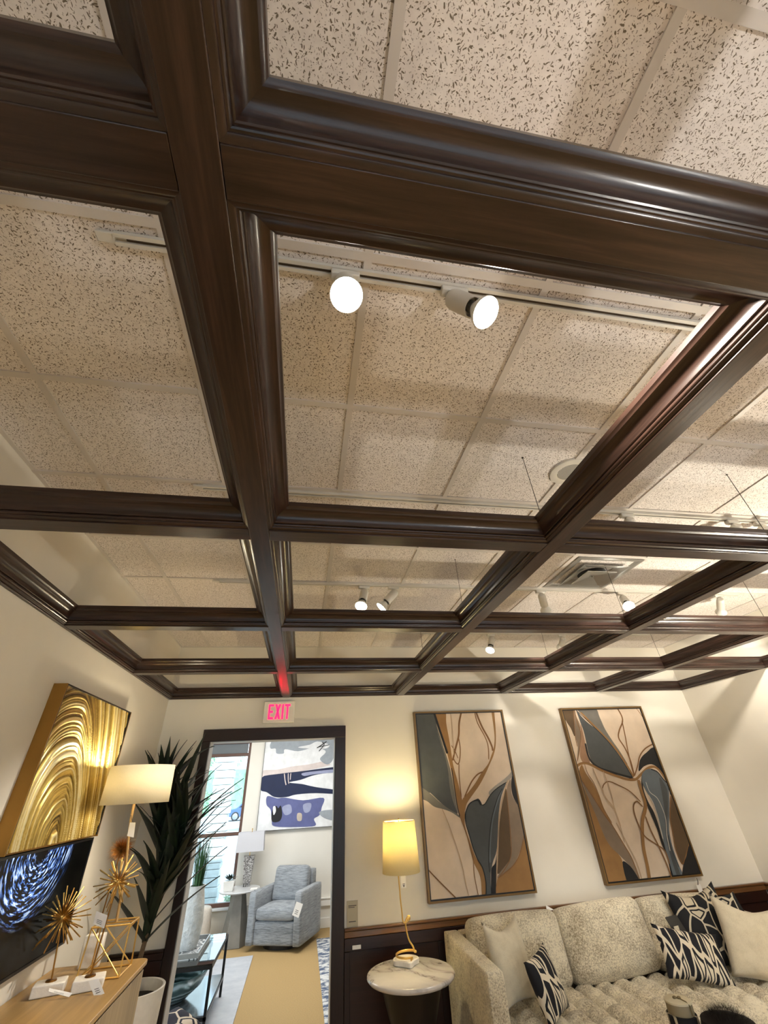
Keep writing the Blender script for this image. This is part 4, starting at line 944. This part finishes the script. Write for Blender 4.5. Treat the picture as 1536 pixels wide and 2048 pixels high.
price_tag([onY(99, 1976, 3.290), onY(145, 1986, 3.290), onY(138, 1994, 3.278), onY(97, 1983, 3.278)], 3.45, 'white price tag lying on the nearer starburst base')

# ------------------------------------------------------------------ planter and dracaena
PX, PY, PZ = -1.085, 4.46, .755
pl = thing('planter', (PX, PY, 0), 'tall white round planter between the sideboard and the doorway', 'planter')
pot = plain('white_planter', (222, 218, 210), .55, var=.05, sc=30)
obj('pot', MB().lathe([(.0, .0), (.145, .0), (.15, .01), (.20, PZ-.03), (.203, PZ), (.198, PZ+.004), (.186, PZ), (.178, PZ-.06), (.0, PZ-.06)], (PX, PY, .0), 56, cap=False), pot, pl, smooth=40)
obj('soil', MB().lathe([(.0, PZ-.057), (.178, PZ-.059)], (PX, PY, 0), 40, cap=False), plain('dark_soil', (26, 20, 16), .95, var=.4, sc=60), pl)
plant = thing('dracaena_plant', (PX, PY, PZ-.057), 'tall dark green dracaena with long arching leaves in the white planter', 'plant')
bark = plain('bark', (88, 72, 54), .85, var=.35, sc=50, bump=.5, bsc=90)
t1 = crom([(PX-.01, PY-.03, PZ-.055), (PX+.01, PY-.02, .95), (PX+.03, PY, 1.15), (PX+.0, PY+.03, 1.45), (PX+.03, PY+.05, 1.85)], False, 6)
t2 = crom([(PX+.03, PY, 1.12), (PX+.10, PY-.01, 1.35), (PX+.13, PY, 1.62)], False, 6)
t3 = crom([(PX+.0, PY+.03, 1.45), (PX-.10, PY+.06, 1.70), (PX-.13, PY+.06, 1.92)], False, 6)
obj('trunk', MB().tube(t1, [.019-.010*i/(len(t1)-1) for i in range(len(t1))], 10), bark, plant, smooth=60)
obj('branch', MB().tube(t2, .009, 8), bark, plant, smooth=60); obj('branch', MB().tube(t3, .009, 8), bark, plant, smooth=60)
tlf = NT('dracaena_leaf'); v = tlf.coord((60, 60, 2)); f = tlf.noise(v, 1, 3)
tlf.set(rough=.42, col=tlf.ramp(f, [(.3, srgb(12, 22, 18)), (.6, srgb(22, 38, 27)), (.8, srgb(52, 70, 34))]))
leaf_me = []
for k in range(6):
    rnd = random.Random(50+k); L_ = 1.0; n = 10; droop = rnd.uniform(.05, .34); wd = rnd.uniform(.026, .040); vs = []; fs = []
    for i in range(n+1):
        s_ = i/n; w_ = wd*(math.sin(math.pi*min(1, s_*.9+.1))**.7)*(1-s_)**.35*(1.05) + .001*(1-s_)
        z = s_*L_*(1-.15*droop*s_); x = droop*s_**2.3
        if k > 3: z -= .25*droop*s_**5
        vs += [(x-.006, -w_, z), (x+.004, 0, z), (x-.006, w_, z)]
    for i in range(n):
        a = i*3; fs += [(a, a+1, a+4, a+3), (a+1, a+2, a+5, a+4)]
    m_ = MB().add(vs, fs).mesh('leaf'); m_.materials.append(tlf.m); m_.shade_smooth(); leaf_me.append(m_)
loc = world_loc(plant); rnd = random.Random(21); cnt = 0
def put_leaf(p, az, el, ln, k):
    global cnt
    d = Vector((math.cos(az)*math.cos(el), math.sin(az)*math.cos(el), math.sin(el)))
    z = d; xh = Vector((math.cos(az), math.sin(az), 0)); x = (xh - z*xh.dot(z)); x = x.normalized() if x.length > .05 else Vector((1, 0, 0)); y = z.cross(x)
    M3 = Matrix((x, y, z)).transposed()
    tip = p + M3 @ Vector((.3*ln, 0, ln*.95))
    if tip.y > YB-.03 or tip.x < XL+.03: return
    if (tip.x-SHX)**2+(tip.y-SHY)**2 < .29**2 and tip.z > 1.7: return
    for q in range(1, 6):
        m_ = p.lerp(tip, q/5)
        if (m_.x-SHX)**2+(m_.y-SHY)**2 < .24**2 and 1.78 < m_.z < 2.1: return
    o_ = local_obj('leaf', leaf_me[k % 6], plant, p-loc, M3.to_quaternion()); o_.scale = (ln, 1, ln); cnt += 1
for path, lo_, hi_, num in ((t1, .30, 1, 60), (t2, .2, 1, 36), (t3, .3, 1, 40)):
    for k in range(num):
        i = int((lo_+(hi_-lo_)*rnd.random())*(len(path)-1)); p = path[i]
        az = rnd.choice((rnd.uniform(-3.1, .4), rnd.uniform(-3.0, -1.2), rnd.uniform(-.9, .3), rnd.uniform(0, 6.28))); el = R(rnd.uniform(40, 86) if rnd.random() < .8 else rnd.uniform(62, 88))
        put_leaf(p, az, el, rnd.uniform(.34, .66), rnd.randrange(6))

# ------------------------------------------------------------------ far room: rugs, armchair, tables
def rug_mat(name, a, b, sc, sharp):
    t = NT(name); v = t.coord((1, 1.4, 1)); f = t.noise(v, sc, 5, .7); t.set(rough=.95, col=t.ramp(f, [(.5-sharp, srgb(*a)), (.5+sharp, srgb(*b))])); t.bump(t.noise(v, 300, 2), .4, .004); return t.m
tag(obj('area_rug', MB().box(-3.3, -.535, 5.25, 8.2, .0005, .012), rug_mat('grey_rug', (196, 200, 206), (172, 178, 188), 5, .25)), 'pale grey area rug under the glass coffee table', 'rug')
tag(obj('area_rug', MB().box(.335, 2.8, 5.25, 8.62, .0005, .012), rug_mat('blue_rug', (76, 92, 120), (214, 216, 216), 9, .06)), 'blue and white mottled rug at the right of the doorway', 'rug')

ang = math.atan2(-.372, .828); ca, sa = math.cos(ang), math.sin(ang)
AC = Vector((-.135, 8.615, 0))
def AL(x, y, z): return AC + Vector((x*ca-y*sa, x*sa+y*ca, z))
chair = thing('armchair', tuple(AC), 'grey striped swivel armchair in the far room', 'armchair')
def abox(name, c, s_, r=.02, puff=(0,0,0), tilt=0, n=8):
    M3 = Matrix.Rotation(ang, 3, 'Z') @ Matrix.Rotation(R(tilt), 3, 'X')
    return weld(obj(name, cushion_mb(AL(*c), s_, r, puff, n, M3.to_4x4()), M['grey_weave'], chair, fix=False))
W_, D_ = .84, .80
abox('arm', (-W_/2+.055, -.02, .345), (.11, D_-.02, .57)); abox('arm', (W_/2-.055, -.02, .345), (.11, D_-.02, .57))
abox('back', (0, D_/2-.10, .43), (W_-.222, .16, .74), tilt=-4); abox('base', (0, -.06, .185), (W_-.222, D_-.16, .25))
abox('seat_cushion', (0, -.10, .385), (W_-.23, .60, .14), .045, (0, .01, .02)); abox('back_cushion', (0, .14, .64), (W_-.27, .17, .44), .06, (0, .03, 0), tilt=-13)
obj('swivel_base', MB().lathe([(.0, .0005), (.30, .0005), (.30, .05), (.0, .055)], AC, 36, cap=False), M['black'], chair)
price_tag([onY(593, 1803, 8.03), onY(606, 1808, 8.03), onY(597, 1836, 8.02), onY(584, 1830, 8.02)], 8.03, 'white price tag hanging on the grey armchair')

conc = plain('concrete', (126, 122, 114), .7, var=.14, sc=7, bump=.1)
T2 = Vector((-.875, 8.80, .625))
s2 = thing('side_table', (T2.x, T2.y, 0), 'round table with tapered concrete base beside the grey armchair', 'side table')
obj('table_top', MB().lathe([(.0, -.025), (.295, -.025), (.31, -.012), (.305, 0), (.0, 0)], T2, 48, cap=False), plain('pale_stone_top', (206, 208, 210), .2, var=.06), s2, smooth=40)
obj('pedestal', MB().lathe([(.0, -.0255), (.10, -.0255), (.21, -.62), (.0, -.625)], T2, 6, cap=False), conc, s2)
L2 = Vector((-.79, 8.93, T2.z))
l2 = thing('table_lamp', tuple(L2), 'lamp with white rectangular shade and mottled silver base in the far room', 'lamp')
def merc():
    t = NT('mottled_silver'); v = t.coord(); f = t.noise(v, 60, 4, .7); t.set(rough=.3, metal=.6, col=t.ramp(f, [(.4, srgb(70, 66, 64)), (.6, srgb(200, 198, 196))])); t.bump(f, .8, .02); return t.m
obj('lamp_body', MB().box(L2.x-.05, L2.x+.05, L2.y-.03, L2.y+.03, L2.z+.001, L2.z+.045).prism([(L2.x-.055, L2.y-.05, L2.z+.0451), (L2.x+.055, L2.y-.05, L2.z+.0451), (L2.x+.055, L2.y+.05, L2.z+.0451), (L2.x-.055, L2.y+.05, L2.z+.0451)], (0, 0, .002)).loft([[(L2.x-.055, L2.y-.05, L2.z+.047), (L2.x+.055, L2.y-.05, L2.z+.047), (L2.x+.055, L2.y+.05, L2.z+.047), (L2.x-.055, L2.y+.05, L2.z+.047)], [(L2.x-.085, L2.y-.06, L2.z+.38), (L2.x+.085, L2.y-.06, L2.z+.38), (L2.x+.085, L2.y+.06, L2.z+.38), (L2.x-.085, L2.y+.06, L2.z+.38)]]), merc(), l2)
z0, z1 = 1.06, 1.315
sh = obj('lamp_shade', MB().add([(L2.x+a*(.22 if q == 0 else .205), L2.y+b*.11, (z0, z1)[q]) for q in (0, 1) for a, b in ((-1,-1),(1,-1),(1,1),(-1,1))], [(0,1,5,4),(1,2,6,5),(2,3,7,6),(3,0,4,7)]), shade_mat('white_shade', (232, 232, 236), .4), l2, fix=False); solid(sh, .003)
obj('finial', MB().tube([(L2.x, L2.y, L2.z+.38), (L2.x, L2.y, z1+.03)], .005, 8).sphere((L2.x, L2.y, z1+.035), .010, 10, 6), M['brass'], l2)
suc = thing('succulent_pot', (-1.03, 8.70, T2.z), 'small dark succulent in a square white pot on the far side table', 'plant')
obj('pot', MB().loft([[(-1.03+a*.065, 8.70+b*.065, T2.z+.001) for a, b in ((-1,-1),(1,-1),(1,1),(-1,1))], [(-1.03+a*.08, 8.70+b*.08, T2.z+.12) for a, b in ((-1,-1),(1,-1),(1,1),(-1,1))]]), plain('white_pot', (220, 218, 212), .4, var=.04), suc, bevel=.004)
dg = plain('succulent_green', (28, 44, 38), .5, var=.3, sc=40)
for k in range(18):
    t = k*2.4; el = R(20+50*(k/18)); L_ = .13-.003*k; d = Vector((math.cos(t)*math.cos(el), math.sin(t)*math.cos(el), math.sin(el))); p = Vector((-1.03, 8.70, T2.z+.122))
    s_ = d.cross(Vector((0, 0, 1))).normalized()*.022
    obj('leaf', MB().add([p, p+d*L_*.5+s_, p+d*L_, p+d*L_*.5-s_, p+d*L_*.5+Vector((0, 0, -.008))], [(0, 1, 4), (1, 2, 4), (2, 3, 4), (3, 0, 4), (0, 3, 2, 1)]), dg, suc)
tag(obj('brochure', MB().box(-.70, -.60, 8.60, 8.76, T2.z+.001, T2.z+.004), M['tagw']), 'white leaflet lying on the far side table', 'paper')

gs = onZ(405, 1868, 0); GSX, GSY = -1.42, 8.78
g = thing('garden_stool', (GSX, GSY, 0), 'pale textured drum stool under the far window', 'stool')
obj('drum', MB().lathe([(.0, .001), (.15, .001), (.175, .05), (.19, .22), (.175, .40), (.165, .44), (.15, .455), (.0, .46)], (GSX, GSY, 0), 40, cap=False), plain('pale_stool', (202, 194, 182), .7, var=.08, sc=40, bump=.6, bsc=60), g, smooth=50)

# glass coffee table
GT = (-2.0, -.752, 5.86, 6.91, .50)
gt = thing('coffee_table', (-1.38, 6.4, 0), 'black metal coffee table with glass top on the grey rug', 'coffee table')
dk = plain('dark_metal', (44, 44, 44), .35, .7)
x0, x1, y0, y1, zt = GT
obj('glass_top', MB().box(x0+.005, x1-.005, y0+.005, y1-.005, zt+.0005, zt+.012), glass_mat('table_glass', (.82, .93, .92, 1), 0, 1.6), gt)
for c_ in ((x0, y0), (x1-.025, y0), (x0, y1-.025), (x1-.025, y1-.025)): obj('leg', MB().box(c_[0], c_[0]+.025, c_[1], c_[1]+.025, .0125, zt-.0255), dk, gt)
for zz, nm in ((zt-.025, 'top_rail'), (.15, 'shelf_rail')):
    for r_ in ((x0, x1, y0, y0+.025), (x0, x1, y1-.025, y1), (x0, x0+.025, y0+.0251, y1-.0251), (x1-.025, x1, y0+.0251, y1-.0251)): obj(nm, MB().box(r_[0], r_[1], r_[2], r_[3], zz, zz+.025), dk, gt)
obj('shelf', MB().box(x0+.01, x1-.01, y0+.01, y1-.01, .1755, .185), plain('mirror_shelf', (150, 158, 166), .12, .6), gt)
bc = Vector((-1.20, 6.30, .186))
def bowl_mat():
    t = NT('swirl_glass'); v = t.coord(); n_ = t.n('ShaderNodeTexWave', wave_type='RINGS', rings_direction='Z'); t.l(v, n_.inputs[0]); n_.inputs['Scale'].default_value = 7; n_.inputs['Distortion'].default_value = 2.5; n_.inputs['Detail'].default_value = 2
    t.set(rough=.12, col=t.ramp(n_.outputs[1], [(.2, srgb(74, 96, 98)), (.6, srgb(112, 136, 136)), (.95, srgb(186, 206, 214))]), coat=.5); return t.m
bw_ = thing('decorative_bowl', tuple(bc), 'large teal glass swirl bowl on the lower shelf of the coffee table', 'bowl')
obj('bowl', MB().lathe([(.0, .0), (.16, .0), (.30, .10), (.36, .20), (.352, .203), (.28, .115), (.15, .03), (.0, .025)], bc, 56, cap=False), bowl_mat(), bw_, smooth=60)
ty = thing('serving_tray', (-1.25, 6.35, zt+.012), 'grey patterned tray with raised edges on the glass table', 'tray')
tm = pattern_mat('tray_print', (92, 96, 100), (196, 198, 198), 16, (1, 1, 1), .12, 2.2)
obj('tray_floor', MB().box(-1.62, -.93, 6.05, 6.72, zt+.0125, zt+.02), tm, ty)
for r_ in ((-1.62, -.93, 6.05, 6.062), (-1.62, -.93, 6.708, 6.72), (-1.62, -1.608, 6.0621, 6.7079), (-.942, -.93, 6.0621, 6.7079)): obj('rim', MB().box(r_[0], r_[1], r_[2], r_[3], zt+.0201, zt+.055), plain('tray_edge', (150, 150, 148), .3, .4), ty)
vc = Vector((-1.10, 6.40, zt+.0205))
vs_ = thing('tall_vase', tuple(vc), 'tall white textured vase with a dark side on the tray', 'vase')
def vase_mat():
    t = NT('vase_white'); v = t.coord(); f = t.noise(v, 25, 4); t.set(rough=.5, col=t.ramp(f, [(.3, srgb(184, 186, 184)), (.7, srgb(214, 214, 210))])); t.bump(f, .9, .02); return t.m
obj('vase_body', MB().lathe([(.0, 0), (.085, 0), (.10, .05), (.115, .20), (.10, .36), (.08, .46), (.085, .50), (.075, .50), (.07, .45), (.0, .44)], vc, 36, cap=False), vase_mat(), vs_, smooth=60)
gr = thing('vase_grass', (vc.x, vc.y, vc.z+.44), 'bunch of upright green grass in the tall white vase', 'plant')
mb = MB(); rnd = random.Random(5)
for k in range(170):
    a = rnd.uniform(0, 6.283); rr = .05*math.sqrt(rnd.random()); p = Vector((vc.x+rr*math.cos(a), vc.y+rr*math.sin(a), vc.z+.442)); L_ = rnd.uniform(.25, .58); s_ = rnd.uniform(.02, .16); q = Vector((math.cos(a)*s_, math.sin(a)*s_, 0)); w_ = Vector((-math.sin(a), math.cos(a), 0))*.003
    mb.add([p-w_, p+w_, p+q*.3+Vector((0, 0, L_*.6))+w_, p+q*.3+Vector((0, 0, L_*.6))-w_, p+q+Vector((0, 0, L_))], [(0, 1, 2, 3), (3, 2, 4)])
go = obj('blades', mb, plain('grass_green', (44, 84, 44), .6, var=.35, sc=20), gr); go['kind'] = 'stuff'

# upholstered bench with a pillow just below the doorway view
bn = thing('ottoman', (-1.15, 5.30, 0), 'low dark grey ottoman in the far room under the navy pillow', 'ottoman')
cushion('seat', (-1.15, 5.30, .135), (.80, .44, .19), fabric('charcoal_weave', (92, 96, 104), (60, 64, 70), 120, .2), bn, r=.05)
for a in (-1.48, -.82):
    for b in (5.14, 5.46): obj('foot', MB().box(a-.02, a+.02, b-.02, b+.02, .0125 if b > 5.25 else 0, .045), dk, bn)
pillow('throw_pillow', (-.93, 5.29, .30), (.36, .34), (.1, -.20, .95), 25, pattern_mat('navy_print', (22, 22, 40), (206, 190, 170), 7, (1, 1, 1), .06, 8.0), 'navy and cream printed pillow at the bottom of the doorway view', t_=.12, seed=8)

# ------------------------------------------------------------------ coffee table ornaments at the lower right
KT = Vector((2.62, 3.02, .42))
ct = thing('coffee_table', (KT.x, KT.y, 0), 'low dark wood coffee table in front of the sofa', 'coffee table')
obj('table_top', MB().box(KT.x-.62, KT.x+.62, KT.y-.36, KT.y+.36, .39, .42), M['panelX'], ct, bevel=.004)
for a in (-.57, .57):
    for b in (-.31, .31): obj('leg', MB().box(KT.x+a-.025, KT.x+a+.025, KT.y+b-.025, KT.y+b+.025, 0, .3895), M['panelZ'], ct)
jy = 3.22
jc = onY(1355, 2000, jy)
rb = thing('round_box', (jc.x, jy, .42), 'round cream lidded box with a knotted top on a black and white stand', 'box')
jt, jm, jb = jc.z, onY(1352, 2028, jy).z, .4205
obj('stand', MB().lathe([(.0, 0), (.078, 0), (.084, .02), (.078, (jm-jb)*.45), (.078, jm-jb), (.0, jm-jb)], (jc.x, jy, jb), 32, cap=False), M['pat_b'], rb, smooth=40)
jar = obj('jar', MB().lathe([(.0, .0005), (.066, .0005), (.069, .006), (.069, jt-jm-.006), (.0, jt-jm-.006)], (jc.x, jy, jm), 32, cap=False), plain('greige_ceramic', (150, 138, 112), .6, var=.08), rb, smooth=40)
obj('lid', MB().lathe([(.0, -.0055), (.071, -.0055), (.071, .002), (.064, .006), (.0, .007)], (jc.x, jy, jt), 32, cap=False), plain('cream_lid', (214, 204, 176), .6, var=.06), rb, smooth=40)
obj('knot', MB().sphere((jc.x-.012, jy+.004, jt+.010), (.012, .010, .007), 10, 6).sphere((jc.x+.008, jy-.006, jt+.010), (.012, .010, .007), 10, 6).tube([(jc.x+.004, jy-.01, jt+.010), (jc.x+.010, jy-.058, jt+.008), (jc.x+.014, jy-.073, jt-.004), (jc.x+.016, jy-.0735, jm+.008)], .0028, 6), plain('cord_brown', (120, 104, 72), .8), rb, smooth=50)
fc = onY(1462, 2062, 3.06); frx, fry = .145, .145
fu = thing('fur_ornament', (fc.x, 3.06, .42), 'dark brown furry dome with a pale ragged opening beside the round box', 'ornament')
fz = onY(1440, 2004, 3.06).z - .4205
obj('core', MB().lathe([(.0, .0), (.14, .0), (.155, fz*.45), (.13, fz*.8), (.0, fz*.9)], (fc.x, 3.06, .4205), 32, cap=False), plain('fur_skin', (20, 14, 10), .9), fu, smooth=60)
mb = MB(); rnd = random.Random(77)
for k in range(14000):
    a = rnd.uniform(0, 6.283); h = rnd.random()**.8; el = math.asin(min(1, h)); r_ = .160*math.cos(el)+.005; p = Vector((fc.x+r_*math.cos(a), 3.06+r_*math.sin(a), .4205+fz*.1+fz*.82*math.sin(el)))
    d = Vector((math.cos(a)*math.cos(el), math.sin(a)*math.cos(el), math.sin(el)*1.1+.1)).normalized() + Vector((rnd.gauss(0, .35), rnd.gauss(0, .35), rnd.gauss(0, .35))); L_ = rnd.uniform(.025, .05); w_ = d.orthogonal().normalized()*.0006
    mb.add([p-w_, p+w_, p+d.normalized()*L_], [(0, 1, 2)])
fo = obj('fur', mb, plain('dark_fur', (30, 20, 13), .7, var=.5, sc=90), fu, fix=False); fo['kind'] = 'stuff'
pr = MB(); q = []
for k in range(24):
    t = R(180*k/23); rr = .075*(1+.12*math.sin(9*t)+.08*math.sin(17*t)); q.append((fc.x+.004-math.cos(t)*rr, 3.06-.225, .445+fz*.10+math.sin(t)*rr*.8))
obj('pale_patch', MB().prism(q, (0, .03, 0)), M['stone_white'], fu)

# ------------------------------------------------------------------ outside the far window
struct('ground', MB().box(-60, 60, -60, 90, -.25, -.15), plain('asphalt_pale', (150, 156, 160), .9, var=.1, sc=1))['label'] = 'pale car park outside the windows'
colm = thing('stone_pier', (-1.775, 11.6, -.15), 'stacked pale stone pier outside the far window', 'pier')
rnd = random.Random(4); stn = plain('pale_stone', (196, 200, 198), .85, var=.2, sc=5, bump=.4, bsc=30)
z = -.149
while z < 3.6:
    h = rnd.uniform(.09, .16); e = rnd.uniform(-.02, .02); obj('stone_course', MB().box(-1.98+e, -1.57+e, 11.4, 11.8, z, z+h-.008), stn, colm, bevel=.01); z += h
def car(x, y, rz, rgb, label):
    t = thing('parked_car', (x, y, -.15), label, 'car', 'cars parked outside the far window')
    paint = plain('car_paint', rgb, .25, .3, var=.02, coat=.8); dkg = plain('car_glass', (30, 40, 50), .1, var=.02); tyre = plain('tyre', (22, 22, 24), .8); rim = plain('alloy', (170, 174, 178), .3, .8)
    side = [(-2.2, .35), (-2.25, .62), (-2.05, .86), (-1.35, .95), (-.65, 1.40), (.75, 1.45), (1.55, 1.05), (2.1, .92), (2.22, .6), (2.15, .32)]
    M4 = Matrix.Translation((x, y, -.15)) @ Matrix.Rotation(rz, 4, 'Z')
    p = crom([Vector((a, -.86, b)) for a, b in side], True, 4)
    obj('body', MB().prism(p, (0, 1.72, 0)).xform(M4), paint, t, bevel=.08, seg=3)
    for s_ in (-1, 1):
        obj('side_window', MB().prism([(-1.15, .868*s_, .98), (-.6, .868*s_, 1.33), (.7, .868*s_, 1.37), (1.3, .868*s_, 1.05)], (0, .01*s_, 0)).xform(M4), dkg, t)
        for a in (-1.38, 1.38):
            wl = obj('wheel', MB().lathe([(.0, -.10), (.30, -.10), (.34, -.06), (.34, .06), (.30, .10), (.0, .10)], (a, .80*s_, .34), 28, (0, 1, 0), cap=False).xform(M4), tyre, t, smooth=40)
            obj('hub_cap', MB().lathe([(.0, .0), (.23, .0), (.20, .012*s_), (.0, .018*s_)], (a, (.80+.105*s_) if s_ > 0 else -.905, .34), 20, (0, 1, 0), cap=False).xform(M4), rim, wl, smooth=40)
c1 = onZ(352, 1655, -.15); c2 = onZ(492, 1648, -.15)
car(-11.2, 48.0, R(4), (58, 92, 140), 'blue car parked at the left beyond the far window')
car(-4.5, 48.0, R(4), (70, 100, 150), 'blue car parked at the right beyond the far window')
def tree(x, y, h, r_, label, seed, n=5200, trunk=True, name='tree', cat='tree', rgb=(120, 168, 120)):
    t = thing(name, (x, y, -.15), label, cat); rnd = random.Random(seed)
    if trunk: obj('trunk', MB().tube([(x, y, -.15), (x+.1, y, h*.4), (x, y, h*.7)], [.16, .12, .07], 10), bark, t, smooth=60)
    mb = MB(); blobs = [(Vector((x+rnd.gauss(0, r_*.5), y+rnd.gauss(0, r_*.5), h*.62+rnd.gauss(0, h*.17))), r_*rnd.uniform(.35, .6)) for _ in range(12)]
    if not trunk: blobs = [(Vector((x+rnd.gauss(0, r_*.6), y+rnd.gauss(0, r_*.3), h*rnd.uniform(.2, .8)-.1)), r_*.4) for _ in range(10)]
    sz = .05*r_ if trunk else .09*r_
    for k in range(n):
        c_, rr = rnd.choice(blobs); d = Vector((rnd.gauss(0, 1), rnd.gauss(0, 1), rnd.gauss(0, 1))).normalized(); p = c_+d*rr*rnd.uniform(.6, 1); a = Vector((rnd.gauss(0, 1), rnd.gauss(0, 1), rnd.gauss(0, 1))).normalized(); b = a.orthogonal().normalized()
        mb.add([p-a*sz, p+b*sz*.5, p+a*sz, p-b*sz*.5], [(0, 1, 2, 3)])
    f_ = obj('foliage', mb, plain('foliage', rgb, .6, var=.4, sc=3), t, fix=False); f_['kind'] = 'stuff'
tree(-5.9, 30, 6.5, 1.3, 'leafy green tree left of the stone pier outside', 1)
tree(-2.4, 33, 6.8, 1.2, 'leafy green tree right of the stone pier outside', 2)
tree(-10.5, 27, 7.5, 2.0, 'leafy green tree farther left outside the window', 3)
tree(-2.35, 10.15, .75, .42, 'low green shrub under the far window', 4, 900, False, 'shrub', 'shrub')
tree(-1.05, 10.3, .65, .32, 'small shrub with pale flowers right of the pier', 5, 700, False, 'shrub', 'shrub', (170, 190, 160))
tag(obj('far_hedge', MB().box(-40, 30, 62, 64, -.15, 4.4), plain('hedge_green', (120, 160, 130), .8, var=.4, sc=2)), 'long hedge behind the parked cars', 'hedge')

# ------------------------------------------------------------------ unseen floor lamps, added to brighten the ceiling
fl_sh = shade_mat('linen_fill_lamp_shade', (236, 228, 208), .45)
for x, y, e, lb_, lc in ((4.25, .75, 40, 'against the right wall', (1, .96, .9)), (1.9, -1.5, 60, 'behind the viewer', (1, .98, .95)), (3.75, 2.05, 115, 'right of the coffee table', (1, .92, .76))):
    t = thing('fill_floor_lamp', (x, y, 0), 'added brass floor lamp with open drum shade '+lb_, 'lamp')
    obj('base', MB().lathe([(.0, 0), (.14, 0), (.135, .02), (.0, .025)], (x, y, 0), 32, cap=False), M['brass_dark'], t, smooth=40)
    obj('pole', MB().tube([(x, y, .024), (x, y, 1.45)], .010, 10), M['brass'], t, smooth=60)
    shade(t, x, y, 1.36, 1.62, .22, .20, fl_sh)
    obj('bulb', MB().sphere((x, y, 1.485), .032, 14, 10), emit('fill_floor_lamp_bulb', (255, 228, 180), 8), t, smooth=60)
    lamp_light(x, y, 1.55, e, lc, .06)
